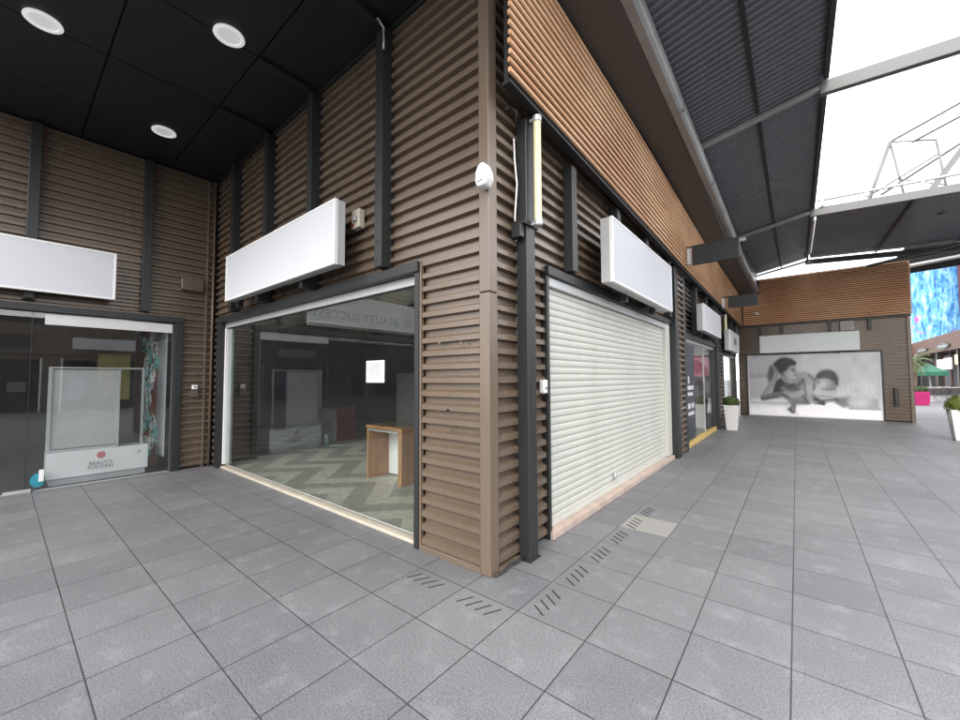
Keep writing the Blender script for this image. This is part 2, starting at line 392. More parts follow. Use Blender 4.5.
# ------------------------------------------------------------------ corrugated sheet
PIT = .125
def corr_profile(z0, z1, depth=.048):
    ks = [(0, 0), (.048, 0), (.058, 1), (.102, 1)]
    pts = []
    k = math.floor(z0/PIT)-1
    full = []
    while k*PIT < z1+PIT:
        for dz, h in ks: full.append((k*PIT+dz, h*depth))
        k += 1
    def val(z):
        for (a, ha), (b, hb) in zip(full, full[1:]):
            if a <= z <= b: return ha+(hb-ha)*(z-a)/(b-a) if b > a else ha
        return 0
    pts.append((z0, val(z0)))
    pts += [(z, h) for z, h in full if z0 < z < z1]
    pts.append((z1, val(z1)))
    return pts
def corr(mb, fn, u0, u1, z0, z1, depth=.048):
    """corrugated sheet, ribs along u; fn(u, d, z) -> world, d outward from the sheet plane"""
    pr = corr_profile(z0, z1, depth); n = len(mb.v)
    for z, h in pr: mb.v += [tuple(fn(u0, h, z)), tuple(fn(u1, h, z))]
    for i in range(len(pr)-1):
        a = n+2*i; mb.f.append((a, a+1, a+3, a+2))
fA = lambda u, d, z: (u, .050-d, z)          # facade facing -y
fB = lambda u, d, z: (-.050+d, u, z)         # facade facing +x
XC = -6.56
fC = lambda u, d, z: (XC-.050+d, u, z)
YD = 17.4
fD = lambda u, d, z: (u, YD+.062-d, z)

# ================================================================== GROUND
g = MB().quad((-120, -90, 0), (160, -90, 0), (160, 220, 0), (-120, 220, 0)).build('ground', 'paving'); tag(g, kind='structure')

# ================================================================== CORNER SHOP
ZC = 5.38      # alcove ceiling
shop = thing('corner_shop', (-3.2, 6, 0), 'brown corrugated corner shop with big window on one side and shutter round the corner', 'shop')
TOPB = 4.0
def sheets(kind, parent, fn, rects):
    mb = MB()
    for r in rects: corr(mb, fn, *r, depth=.06 if kind == 'D' else .048)
    return mb.build('cladding', 'brown', parent, fixn=False)
# front face (toward the alcove)
sheets('A', shop, fA, [(XC+.006, -.092, 2.735, ZC-.06), (-.815, -.092, .055, 2.735), (XC+.006, -6.345, .055, 2.735)])
MB().box(XC+.01, -.075, .058, .16, 2.74, ZC+.1).box(-.8, -.075, .058, .16, .0, 2.735).box(XC+.01, -6.35, .058, .16, 0, 2.735).build('backing_wall', 'gap', shop)
MB().box(XC-.15, XC+.004, .032, .16, 0, 5.5).build('corner_filler', 'gap', shop)
MB().box(-.815, -.097, -.012, .034, .0, .052).build('base_trim', 'brown_trim', shop, .004)
MB().box(-.838, -.815, -.010, .03, .0, 2.72).build('edge_trim', 'brown_trim', shop, .003)
MB().box(XC+.02, .0, -.03, .034, ZC-.058, ZC-.002).build('top_trim', 'dkgrey', shop, .003)
# corner post, folded sheet
pp = [(-.095, .03), (-.095, -.012), (.012, -.012), (.012, .105), (-.03, .105), (-.03, .03)]
MB().prism(pp, lambda u, v, w: (u, v, w), .002, 2.315).build('corner_post', 'brown_trim', shop, .006)
MB().prism(pp, lambda u, v, w: (u, v, w), 2.322, 5.36).build('corner_post', 'brown_trim', shop, .006)
# rivets and holes left by an old fitting
for (x, z, mt) in ((-.57, 1.923, 'brown_trim'), (-.30, 1.907, 'brown_trim'), (-.469, 1.312, 'gap'), (-.445, 1.15, 'brown')):
    MB().tube([(x, .0, z), (x, -.012, z)], .013, 10).build('bolt', mt, shop)
for k in range(20):
    z = .06+k*.25+.022
    MB().tube([(-.092, .004+.03, z+.06), (-.092, -.006, z+.06)], .006, 6).build('rivet', 'gap', shop)
# pilasters on the front
for x in (-5.48, -4.16, -2.83, -1.36):
    mb = MB().box(x-.06, x+.06, -.115, .03, 2.75, ZC-.062)
    mb.box(x-.045, x+.045, -.119, -.115, 2.752, 2.80)
    p = mb.build('pilaster', 'dkgrey', shop, .006)
    for zz in (2.82, 3.02, 3.6): MB().tube([(x-.02, -.112, zz), (x-.02, -.122, zz)], .009, 8).build('bolt', 'black', p)
# window in the front
win = bpy.data.objects.new('shop_window', None); COL.objects.link(win); win.parent = shop; win.location = Vector((-3.6, .1, 0))-shop.location
fr = MB().box(-6.345, -.84, -.045, .11, 2.63, 2.732)
fr.box(-6.34, -6.17, -.03, .11, 0, 2.628)
fr.box(-.902, -.842, -.02, .11, 0, 2.628)
fr.build('frame', 'dkgrey', win, .004)
MB().box(-6.168, -.904, .055, .14, 2.535, 2.628).build('head_rail', 'alu', win, .004)
MB().box(-6.168, -6.125, .05, .14, .07, 2.533).build('side_rail', 'white', win, .003)
MB().box(-6.123, -6.0, .112, .15, .07, 2.533).build('side_panel', 'alu', win, .003)
MB().box(-6.168, -.904, .03, .16, .0, .036).build('sill', 'cream', win, .006)
MB().box(-6.123, -.904, .095, .105, .062, 2.533).build('pane', 'glass', win)
MB().box(-6.123, -.904, .088, .094, 2.522, 2.5335).build('gasket', 'black', win)
MB().box(-6.123, -.904, .088, .094, .062, .075).build('gasket', 'alu', win)
# side face (toward the passage): strips between columns
BR = [(.105, .93, .03, TOPB), (.93, 5.9, 2.735, TOPB), (6.75, 11.3, 2.62, TOPB), (12.25, 17.3, 2.55, TOPB)]
sheets('B', shop, fB, BR)
sheets('B', shop, lambda u, d, z: (.05+d, u, z), [(6.18, 6.77, .03, 3.9)])
sheets('B', shop, lambda u, d, z: (.05+d, u, z), [(11.66, 12.28, .03, 3.8)])
MB().box(-.16, -.058, .165, .93, 0, TOPB).box(-.16, -.058, 5.88, 7.0, 0, TOPB).box(-.16, -.058, 11.25, 12.8, 0, TOPB).box(-.16, -.058, 16.5, 17.43, 0, TOPB).box(-.16, -.058, .93, 5.88, 2.75, TOPB).box(-.16,-.04,7.0,11.25,2.63,TOPB).box(-.16,-.04,12.8,16.5,2.56,TOPB).build('backing_wall', 'gap', shop)
MB().box(-.03, .03, .107, .42, .0, .028).build('base_trim', 'brown_trim', shop, .003)
# tall columns standing against the side face
for (y0, y1, zt) in ((.42, .56, 3.98), (5.92, 6.14, 3.9), (6.78, 6.98, 3.85), (11.38, 11.62, 3.8), (12.3, 12.55, 3.75)):
    MB().box(.0, .112 if y0 < 1 else (.125 if y0 < 6 else .095), y0, y1, .0, zt).build('column', 'dkgrey', shop, .006)
MB().box(-.02, .13, .40, .58, .0, .010).build('foot_plate', 'dkgrey', shop, .003)
for y in (1.42, 2.83, 4.18, 5.62, 8.2, 9.6, 11.0, 13.6, 15.0, 16.4):
    zb = 2.765 if y < 6 else 2.64
    MB().box(.0, .115, y-.06, y+.06, zb, 3.95).build('pilaster', 'dkgrey', shop, .006)
# conduit beside the column
cd = MB().tube([(.012, .375, 2.9), (.02, .37, 3.1), (.05, .36, 3.35), (.02, .37, 3.6), (.01, .375, 3.8)], .008, 6)
cd.build('cable', 'white', shop, smooth=True)
MB().tube([(.02, .36, 3.95), (.06, .33, 3.9), (.09, .3, 3.98), (.05, .26, 4.03), (.02, .22, 3.98)], .012, 6).build('cable', 'black', shop, smooth=True)
# cable along the foot of the side face
MB().tube([(.03, .02, .01), (.05, .12, .02), (.045, .22, .045), (.055, .32, .03), (.06, .38, .05)], .011, 6).build('cable', 'black', shop, smooth=True)

# roller shutter
rs = bpy.data.objects.new('roller_shutter', None); COL.objects.link(rs); rs.parent = shop; rs.location = Vector((0, 3.3, 0))-shop.location
fr = MB().box(-.05, .045, .935, 5.915, 2.65, 2.742)
fr.box(-.05, .02, .935, .985, .0, 2.648).build('frame', 'dkgrey', rs, .004)
MB().box(-.06, .005, .987, 5.56, 2.55, 2.648).build('housing', 'alu', rs, .004)
cur = MB(); prof = []
z = .10; SP = .077
while z < 2.545:
    prof += [(z, -.056), (z+.004, -.048), (z+.020, -.041), (z+.045, -.039), (z+.066, -.042), (z+.072, -.052)]; z += SP
n0 = len(cur.v)
for zz, xx in prof:
    zz = min(zz, 2.549); cur.v += [(xx, .99, zz), (xx, 5.56, zz)]
for i in range(len(prof)-1): cur.f.append((n0+2*i, n0+2*i+1, n0+2*i+3, n0+2*i+2))
cur.build('curtain', 'shutter', rs, fixn=False)
MB().box(-.07, -.03, .99, 5.56, .074, .12).build('bottom_bar', 'shutter', rs, .004)
MB().box(-.06, .015, 5.563, 5.87, .09, 2.648).build('side_guide', 'shutter', rs, .004)
h = MB().lathe((0, 0, 0), [(.045, 0), (.045, .015), (.03, .03)], 14)
h.v = [(-.03+z_, 2.85+x_, .25+y_) for x_, y_, z_ in h.v]; h.build('lock', 'alu', rs, .002)
MB().tube([(.0, 2.79, .235), (.012, 2.85, .225), (.0, 2.91, .235)], .009, 6).build('handle', 'alu', rs)
sl = MB()
y = .95
while y < 5.86:
    y1 = min(y+.62, 5.88); sl.box(-.09, .055, y+.002, y1-.002, .0, .072); y = y1
sl.build('threshold', 'pinkstone', shop, .006)

# second window on the passage
def passage_window(y0, y1, zt, sill):
    w = bpy.data.objects.new('shop_window', None); COL.objects.link(w); w.parent = shop; w.location = Vector((0, (y0+y1)/2, 0))-shop.location
    f = MB().box(-.05, .05, y0-.02, y1+.02, zt, zt+.13); f.box(-.05, .03, y0-.02, y0+.05, 0, zt-.002); f.box(-.05, .03, y1-.05, y1+.02, 0, zt-.002)
    f.build('frame', 'dkgrey', w, .004)
    MB().box(-.04, .0, y0+.052, y1-.052, zt-.08, zt-.002).build('head_rail', 'alu', w, .003)
    MB().box(-.06, .035, y0+.052, y1-.052, .0, .10).build('sill', sill, w, .005)
    MB().box(-.026, -.018, y0+.052, y1-.052, .102, zt-.082).build('pane', 'glass_clear', w)
    for yy in (y0+(y1-y0)*.62,): MB().box(-.035, -.008, yy-.025, yy+.025, .102, zt-.082).build('mullion', 'alu', w, .003)
    return w
passage_window(7.0, 11.25, 2.50, 'yellowsill')
passage_window(12.75, 16.6, 2.42, 'cream')

# cedar slat band along the side face, in three lengths, with its dark backing and lower edge
def zlow(y):
    pts = [(-9, 4.08), (0, 4.08), (6.3, 3.87), (11.8, 3.79), (17.3, 3.72)]
    for (a, za), (b, zb) in zip(pts, pts[1:]):
        if a <= y <= b: return za+(zb-za)*(y-a)/(b-a)
    return 3.72
def ztop(y):
    pts = [(-9, 5.38), (0, 5.38), (4.5, 5.30), (8, 5.06), (17.4, 4.96)]
    for (a, za), (b, zb) in zip(pts, pts[1:]):
        if a <= y <= b: return za+(zb-za)*(y-a)/(b-a)
    return 4.96
def round_slat(mb, a, b, r, n=8):
    mb.tube([a, b], r, n)
NS = 16
for (ya, yb) in ((.0, 6.28), (6.32, 11.78), (11.82, 17.2)):
    mb = MB()
    for k in range(NS):
        t = (k+.45)/NS
        z0 = zlow(ya)+(ztop(ya)-zlow(ya))*t; z1 = zlow(yb)+(ztop(yb)-zlow(yb))*t
        jy = random.uniform(-.012, .012)
        zm = None
        # follow the top line's bend half way
        ym = (ya+yb)/2; zmid = zlow(ym)+(ztop(ym)-zlow(ym))*t
        prof = [(-.014, -.015), (.0, -.020), (.013, -.013), (.018, .0), (.014, .014), (.0, .023), (-.014, .02)]
        base = len(mb.v)
        for (yy, zz) in ((ya+jy+.004, z0), (ym, zmid), (yb-.004, z1)):
            for dx, dz in prof: mb.v.append((.225+dx, yy, zz+dz))
        m_ = len(prof)
        for i in range(2):
            for j in range(m_):
                j2 = (j+1) % m_; mb.f.append((base+i*m_+j, base+i*m_+j2, base+(i+1)*m_+j2, base+(i+1)*m_+j))
        mb.f.append(tuple(base+j for j in range(m_))); mb.f.append(tuple(base+2*m_+j for j in reversed(range(m_))))
    mb.build('slat_cladding', 'slat', shop)
bk = MB(); bt = MB(); ed = MB()
ys = [.03, 4.5, 6.3, 8, 11.8, 17.25]
for a, b in zip(ys, ys[1:]):
    bk.hexa([(.15, a, zlow(a)-.01), (.19, a, zlow(a)-.01), (.19, b, zlow(b)-.01), (.15, b, zlow(b)-.01), (.15, a, ztop(a)+.02), (.19, a, ztop(a)+.02), (.19, b, ztop(b)+.02), (.15, b, ztop(b)+.02)])
    ed.hexa([(.13, a, zlow(a)-.038), (.21, a, zlow(a)-.038), (.21, b, zlow(b)-.038), (.13, b, zlow(b)-.038), (.13, a, zlow(a)-.012), (.21, a, zlow(a)-.012), (.21, b, zlow(b)-.012), (.13, b, zlow(b)-.012)])
bk.build('slat_backing', 'black', shop); ed.build('lower_edge', 'black', shop)
c_ = MB(); corr(c_, fB, .105, 6.0, 4.001, 5.30); 
c_.build('cladding', 'brown', shop, fixn=False)
# soffit over the slats
so = MB()
ys = [-3.3, 0, 4.5, 8, 17.38]
for a, b in zip(ys, ys[1:]):
    so.hexa([(.02, a, ztop(a)+.022), (.70, a, ztop(a)+.05), (.70, b, ztop(b)+.05), (.02, b, ztop(b)+.022), (.02, a, ztop(a)+.08), (.70, a, ztop(a)+.10), (.70, b, ztop(b)+.10), (.02, b, ztop(b)+.08)])
so.build('soffit', 'soffit', shop)
# unseen slab put above everything to block light
MB().box(-14, .72, -3.5, 24, 5.56, 5.86).build('light_block_slab', 'concrete', shop)
# black alcove ceiling of panels
cp = MB()
xs = [XC-.02, -5.48, -4.16, -2.83, -1.36, .02]; ysl = [-3.5, -3.0, -1.86, -.74, -.02]
for a, b in zip(xs, xs[1:]):
    for c, d in zip(ysl, ysl[1:]):
        dz = random.uniform(0, .006)
        cp.box(a+.008, b-.008, c+.008, d-.008, ZC+dz, ZC+.03)
cp.build('ceiling_panels', 'ceil', shop, .004)
MB().box(XC-.1, .02, -3.5, .03, ZC+.035, ZC+.1).build('ceiling_deck', 'gap', shop)
for x in (-4.16, -2.83): MB().box(x-.05, x+.05, -.74, -.12, ZC-.05, ZC-.004).build('ceiling_bracket', 'dkgrey', shop, .004)
MB().box(-1.42, -1.30, -3.0, -.12, ZC-.09, ZC-.004).build('ceiling_bracket', 'dkgrey', shop, .006)
MB().tube([(-1.28, -.2, ZC-.06), (-1.27, -.13, ZC-.12), (-1.275, -.121, ZC-.26), (-1.28, -.12, ZC-.34)], .012, 6).build('cable', 'alu', shop, smooth=True)

# interior of the corner shop
fl = MB().quad((-12, .16, .012), (-.17, .16, .012), (-.17, 9, .012), (-12, 9, .012)).build('floor', 'chevron'); tag(fl, kind='structure')
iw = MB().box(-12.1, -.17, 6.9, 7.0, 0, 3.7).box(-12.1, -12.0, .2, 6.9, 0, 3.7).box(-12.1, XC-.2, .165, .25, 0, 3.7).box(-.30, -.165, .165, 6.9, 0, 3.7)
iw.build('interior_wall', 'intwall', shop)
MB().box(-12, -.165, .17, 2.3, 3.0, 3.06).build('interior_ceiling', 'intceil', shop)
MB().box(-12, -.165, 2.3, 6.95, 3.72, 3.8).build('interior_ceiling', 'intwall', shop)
MB().box(-11.9, -.32, 2.305, 2.36, 2.95, 3.715).build('bulkhead', 'intwall', shop)
for (x, y) in ((-2.0, .9), (-3.6, 1.3), (-5.4, .8)): MB().tube([(x, y, 3.002), (x, y, 2.985)], .06, 14).build('downlight', 'black', shop)

# ================================================================== INTERIOR THINGS
t = thing('counter', (-3.0, 1.4, .012), 'oak sales counter with open kneehole and white back panel inside the big window', 'counter')
MB().box(-3.44, -3.39, 1.22, 1.72, .014, .81).build('side_panel', 'wood', t, .003)
MB().box(-2.66, -2.58, 1.22, 1.72, .014, .81).build('side_panel', 'wood', t, .003)
MB().box(-3.45, -2.57, 1.21, 1.73, .812, .86).build('top', 'wood', t, .004)
MB().box(-3.40, -2.60, 1.24, 1.70, .862, .872).build('glass_top', 'glass_clear', t)
MB().box(-3.388, -2.662, 1.62, 1.65, .03, .79).build('back_panel', 'white', t, .002)
MB().box(-3.388, -2.662, 1.215, 1.23, .775, .80).build('edge_strip', 'alu', t, .002)
MB().lathe((-3.1, 1.45, .72), [(.025, 0), (.035, .03), (.025, .07)], 12).build('lock', 'alu', t)

t = thing('display_plinth', (-7.5, 3.1, .012), 'white display box with a red side standing deep in the dark shop', 'display')
MB().box(-7.9, -7.2, 2.9, 3.4, .014, .80).build('body', 'dimgrey', t, .006)
MB().box(-7.19, -7.06, 2.92, 3.38, .014, .86).build('side_panel', 'red', t, .004)
t = thing('display_board', (-6.2, 4.6, .012), 'grey upright display panel standing behind the oak counter', 'display')
MB().box(-6.9, -5.7, 4.6, 4.65, .05, 1.75).build('board', 'dimgrey', t, .004)
MB().box(-6.9, -6.8, 4.5, 4.75, .014, .05).build('foot', 'dkgrey', t); MB().box(-5.8, -5.7, 4.5, 4.75, .014, .05).build('foot', 'dkgrey', t)
t = thing('display_stand', (-4.9, 4.2, .012), 'slim black shop stand with a pink head and clothes rail in the dark shop', 'stand')
MB().tube([(-4.9, 4.2, .05), (-4.9, 4.2, 1.9)], .02, 8).build('pole', 'dkgrey', t)
MB().lathe((-4.9, 4.2, .014), [(.22, 0), (.22, .02), (.03, .04)], 18).build('base', 'dkgrey', t)
MB().box(-5.15, -4.7, 4.17, 4.2, 1.5, 1.85).build('sign_panel', 'pink', t, .004)
MB().tube([(-5.2, 4.2, 1.0), (-4.4, 4.2, 1.0)], .015, 8).build('rail', 'alu', t)
# notice on the big window
t = thing('paper_notice', (-1.67, .085, 1.68), 'white printed paper notice stuck on the big window', 'notice')
MB().box(-1.835, -1.505, .088, .091, 1.555, 1.80).build('sheet', 'paper', t)
lines = MB()
for k in range(9): lines.box(-1.79, -1.79+random.uniform(.2, .245), .0855, .0875, 1.755-k*.02, 1.761-k*.02)
lines.build('lettering', 'ink', t)
# panel added inside to imitate the left sign's reflection in the glass
t = thing('reflected_sign', (-3.63, 1.3, 2.40), 'left wall sign reflected in the big window, built as a white panel with reversed lettering and copper flower', 'banner')
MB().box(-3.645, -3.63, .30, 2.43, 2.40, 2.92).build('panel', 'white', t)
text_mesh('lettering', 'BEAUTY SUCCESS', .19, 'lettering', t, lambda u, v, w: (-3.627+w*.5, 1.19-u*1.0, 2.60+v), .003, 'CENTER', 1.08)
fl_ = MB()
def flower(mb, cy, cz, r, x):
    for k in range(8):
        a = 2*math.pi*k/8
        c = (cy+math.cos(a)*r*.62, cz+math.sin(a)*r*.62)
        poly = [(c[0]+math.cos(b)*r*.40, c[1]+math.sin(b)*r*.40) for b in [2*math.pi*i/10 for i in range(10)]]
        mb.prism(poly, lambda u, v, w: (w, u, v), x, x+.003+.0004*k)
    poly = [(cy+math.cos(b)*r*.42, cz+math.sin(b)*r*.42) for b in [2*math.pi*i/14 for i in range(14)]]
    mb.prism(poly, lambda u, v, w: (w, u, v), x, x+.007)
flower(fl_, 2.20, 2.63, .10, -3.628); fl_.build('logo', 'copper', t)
for y in (.6, 2.1): MB().tube([(-3.637, y, 2.921), (-3.637, y, 3.0)], .006, 6).build('hanger', 'alu', t)  # made-up rods holding the reflection panel
# mirror of text direction: letters read backwards, as the sign's reflection would

# ================================================================== SIDE SHOP (left wall of the alcove)
side = thing('side_shop', (XC-2, -4, 0), 'brown corrugated shop front in the shaded left wall with a wide glass display window', 'shop')
sheets('C', side, fC, [(-5.6, -.03, 2.70, ZC-.03), (-.49, -.03, .03, 2.70), (-5.6, -5.2, .03, 2.70)])
MB().box(XC-.16, XC-.058, -5.6, .03, 2.71, 5.55).box(XC-.16, XC-.058, -.49, .03, 0, 2.70).box(XC-.16, XC-.058, -5.6, -5.22, 0, 2.7).build('backing_wall', 'gap', side)
MB().tube([(XC+.03, -.05, .0), (XC+.03, -.05, ZC-.03)], .022, 10).build('corner_trim', 'brown_trim', side, smooth=True)
MB().box(XC-.02, XC+.012, -.16, -.13, .0, ZC-.03).build('joint_trim', 'brown_trim', side, .003)
for y in (-4.75, -3.55, -2.31, -1.03):
    MB().box(XC, XC+.10, y-.06, y+.06, 2.745, ZC-.035).build('pilaster', 'dkgrey', side, .006)
w = bpy.data.objects.new('display_window', None); COL.objects.link(w); w.parent = side; w.location = Vector((XC, -2.8, 0))-side.location
f = MB().box(XC-.1, XC+.035, -5.24, -.485, 2.60, 2.70); f.box(XC-.1, XC+.03, -.60, -.49, 0, 2.598); f.box(XC-.1, XC+.03, -5.24, -5.14, 0, 2.598)
f.build('frame', 'dkgrey', w, .005)
MB().box(XC-.09, XC-.03, -.625, -.602, .01, 2.598).build('side_rail', 'soffit', w, .003)
MB().box(XC-.075, XC-.065, -5.138, -.627, .014, 2.596).build('pane', 'glass_side', w)
MB().box(XC-.09, XC-.05, -5.138, -.627, .0, .012).build('floor_rail', 'alu', w)
# two meeting pane edges
MB().box(XC-.078, XC-.062, -2.265, -2.259, .014, 2.596).build('pane_joint', 'dkgrey', w)
# interior of side shop
fl2 = MB().quad((-11.5, -6.5, .010), (XC-.092, -6.5, .010), (XC-.092, .1, .010), (-11.5, .1, .010)).build('floor', 'carpet'); tag(fl2, kind='structure')
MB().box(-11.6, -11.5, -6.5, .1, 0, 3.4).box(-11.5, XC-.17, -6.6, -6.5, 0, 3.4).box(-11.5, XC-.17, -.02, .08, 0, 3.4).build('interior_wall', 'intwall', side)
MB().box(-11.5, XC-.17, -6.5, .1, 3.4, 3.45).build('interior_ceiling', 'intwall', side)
# painted scroll partition at the window's right end
t = thing('scroll_screen', (-7.3, -.66, 0), 'rust partition painted with teal and white scrolls at the right end of the display window', 'screen')
MB().box(-8.4, -7.22, -.70, -.66, .012, 2.55).build('board', 'brick', t, .003)
MB().box(-7.215, -6.72, -.69, -.665, .25, 2.45).build('edge_panel', 'signedge', t, .003)
sw = MB(); sw2 = MB()
def spiral(mb, cx, cz, r, turns, ph, sgn):
    pts = []
    n_ = 26
    for i in range(n_):
        q = i/(n_-1); a = ph+sgn*q*turns*2*math.pi; rr = r*(1-.82*q)
        pts.append((cx+rr*math.cos(a), -.703-.004*q, cz+rr*math.sin(a)))
    mb.tube(pts, .026, 5, r1=.010)
for i in range(30):
    cx = random.uniform(-8.3, -7.3); cz = .25+i*.075
    spiral(sw if i % 2 else sw2, cx, cz, random.uniform(.12, .24), random.uniform(1, 1.9), random.uniform(0, 6.3), random.choice((-1, 1)))
sw.build('white_scrolls', 'swirl', t); sw2.build('teal_scrolls', 'teal', t)
# display case
t = thing('display_case', (XC-.35, -1.47, .012), 'white display case with a glazed back board and printed rose logo in the left window', 'display case')
MB().box(XC-.56, XC-.17, -2.02, -.92, .014, .11).build('plinth', 'signedge', t, .003)
MB().box(XC-.56, XC-.15, -2.06, -.89, .112, .50).build('base', 'white', t, .005)
MB().box(XC-.26, XC-.23, -2.03, -1.28, .55, 1.76).build('board', 'frost', t, .003)
f = MB().box(XC-.27, XC-.20, -2.07, -2.03, .502, 1.80); f.box(XC-.27, XC-.20, -.985, -.96, .502, 1.80); f.box(XC-.27, XC-.20, -2.03, -.985, 1.775, 1.80)
f.box(XC-.27, XC-.21, -1.285, -1.262, .502, 1.773); f.box(XC-.27, XC-.2, -2.03, -1.287, .502, .54)
f.build('frame', 'signedge', t, .002)
MB().box(XC-.245, XC-.24, -1.26, -.987, .502, 1.773).build('side_pane', 'glass_clear', t)
MB().box(XC-.54, XC-.25, -1.26, -.987, .99, 1.0).build('glass_shelf', 'glass_clear', t)
fC2 = lambda u, v, w: (XC-.147+w*.3, u-1.47, .25+v)
text_mesh('lettering', 'BEAUTY\nSUCCESS', .070, 'lettering', t, fC2, .001, 'CENTER', 1.1)
lg = MB()
flower(lg, -1.47, .405, .055, XC-.149); lg.build('logo', 'logo', t)
MB().prism([(-1.05, .37), (-.985, .37), (-1.0, .43)], lambda u, v, w: (w, u, v), XC-.149, XC-.147).build('corner_mark', 'signedge', t)
t = tag(MB().box(XC-.062, XC-.045, -2.14, -.63, 2.42, 2.575).build('header_panel', 'white', None, .003), 'long blank white panel across the top of the left display window', 'panel')
t = thing('yellow_poster', (-8.6, -1.1, 1.2), 'yellow poster on a board behind the white display case', 'poster')
MB().box(-8.62, -8.58, -1.34, -.86, 1.2, 2.10).build('sheet', 'yellow', t, .002)
MB().tube([(-8.63, -1.1, .012), (-8.63, -1.1, 1.06)], .02, 8).build('stand', 'dkgrey', t)
st = MB().lathe((0, 0, 0), [(.10, 0), (.10, .003)], 22)
st.v = [(XC-.0625+z_, -2.14+x_*.75, .15+y_) for x_, y_, z_ in st.v]
tag(st.build('round_sticker', 'sticker'), 'small round turquoise sticker low on the left display window', 'sticker')
fx = thing('door_stop', (XC-.04, -2.3, 0), 'small white metal floor bracket at the foot of the left glass door', 'door stop')
MB().box(XC-.06, XC+.0, -2.46, -2.2, .002, .045).build('plate', 'alu', fx, .004)
MB().box(XC-.06, XC-.03, -2.13, -2.08, .13, .3).build('clamp', 'white', fx, .004)
# wall fittings in the alcove
t = thing('alarm_siren', (XC+.03, -.38, 3.3), 'brown louvred siren box on the shaded wall above the display window', 'siren')
MB().box(XC+.0, XC+.10, -.55, -.22, 3.2, 3.42).build('box', 'brown', t, .012)
lv = MB()
for k in range(4): lv.box(XC+.098, XC+.104, -.5, -.27, 3.24+k*.042, 3.255+k*.042)
lv.build('louvre', 'brown', t)
t = thing('door_intercom', (XC+.01, -.3, 1.4), 'brown intercom box with a white badge beside the left display window', 'intercom')
MB().box(XC, XC+.035, -.36, -.24, 1.28, 1.40).build('box', 'brown', t, .006)
MB().box(XC, XC+.045, -.335, -.255, 1.42, 1.50).build('badge', 'white', t, .006)
MB().box(XC+.044, XC+.047, -.31, -.28, 1.445, 1.475).build('button', 'ink', t)
t = thing('alarm_box', (-1.83, -.03, 3.39), 'small cream alarm box with a red lamp beside the white sign on the corner shop', 'alarm')
MB().box(-1.91, -1.76, -.075, .0, 3.29, 3.50).build('box', 'cream', t, .008)
MB().tube([(-1.875, -.076, 3.33), (-1.875, -.095, 3.33)], .022, 10).build('lamp', 'red', t)
MB().lathe((-1.82, -.08, 3.39), [(.03, -.03), (.035, 0), (.02, .03)], 10).build('lens', 'ink', t)
# motion sensor on the corner post
t = thing('motion_sensor', (0, -.04, 3.28), 'white wedge shaped motion sensor high on the corner post', 'sensor')
bm_ = MB()
pr_ = [(-.035, .0), (-.055, .05), (-.05, .13), (-.02, .19), (.035, .20), (.07, .12), (.075, .05), (.045, .0)]
bm_.prism([(u, v) for u, v in pr_], lambda u, v, w: (u, w, 3.17+v), -.12, -.012)
bm_.build('housing', 'white', t, .022)
MB().prism([(-.02, .03), (-.035, .07), (-.028, .12), (.03, .14), (.05, .10), (.035, .04)], lambda u, v, w: (u, w, 3.17+v), -.132, -.118).build('lens', 'greyface', t, .01)

# ================================================================== SIGNS
def lightbox(axis, loc_label, L0, L1, z0, z1, f0, f1, face, label, brackets=(), wall=0.0):
    mid = (L0+L1)/2
    if axis == 'x': W = lambda u, d, z: (u, d, z)
    else: W = lambda u, d, z: (d, u, z)
    t = thing('shop_sign', W(mid, (f0+f1)/2, z0), label, 'sign', 'blank shop signs')
    lo, hi = min(f0, f1), max(f0, f1); s = 1 if f0 > f1 else -1     # f0 = front depth
    b = MB()
    def bx(mb, u0, u1, d0, d1, za, zb):
        d0, d1 = min(d0, d1), max(d0, d1)
        if axis == 'x': mb.box(u0, u1, d0, d1, za, zb)
        else: mb.box(d0, d1, u0, u1, za, zb)
        return mb
    bx(b, L0, L1, f0-s*.045, f1, z0, z1).build('body', 'signedge', t, .004)
    fr = MB()
    q = .022
    bx(fr, L0-.004, L1+.004, f0-.0*s, f0-s*.043, z1-q, z1+.004); bx(fr, L0-.004, L1+.004, f0, f0-s*.043, z0-.004, z0+q)
    bx(fr, L0-.004, L0+q, f0, f0-s*.043, z0+q, z1-q); bx(fr, L1-q, L1+.004, f0, f0-s*.043, z0+q, z1-q)
    fr.build('frame', 'white', t, .003)
    bx(MB(), L0+q, L1-q, f0-s*.006, f0-s*.043, z0+q, z1-q).build('face', face, t)
    for u in brackets:
        bx(MB(), u-.045, u+.045, f1, wall, z0-.09, z0+.05).build('bracket', 'black', t, .004)
        bx(MB(), u-.03, u+.03, f1, wall, z1-.2, z1-.1).build('bracket', 'black', t, .004)
    return t
lightbox('x', 'A', -5.02, -1.83, 2.83, 3.54, -.33, -.20, 'signface', 'long blank pale grey light box sign above the big corner window', (-4.9, -4.16, -2.83), -.117)
lightbox('y', 'C', -4.63, -1.44, 2.85, 3.57, XC+.30, XC+.17, 'signface', 'blank white sign on the shaded left wall above the display window', (-3.55, -2.31), XC+.102)
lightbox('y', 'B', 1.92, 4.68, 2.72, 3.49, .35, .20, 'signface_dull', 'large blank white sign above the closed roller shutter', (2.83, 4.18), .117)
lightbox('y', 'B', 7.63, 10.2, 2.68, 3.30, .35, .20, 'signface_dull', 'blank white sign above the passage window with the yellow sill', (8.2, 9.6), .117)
s3 = lightbox('y', 'B', 12.1, 14.6, 2.46, 3.12, .35, .20, 'greyface', 'small grey sign with dark lettering farthest along the passage, by the cedar corner', (13.6,), .117)
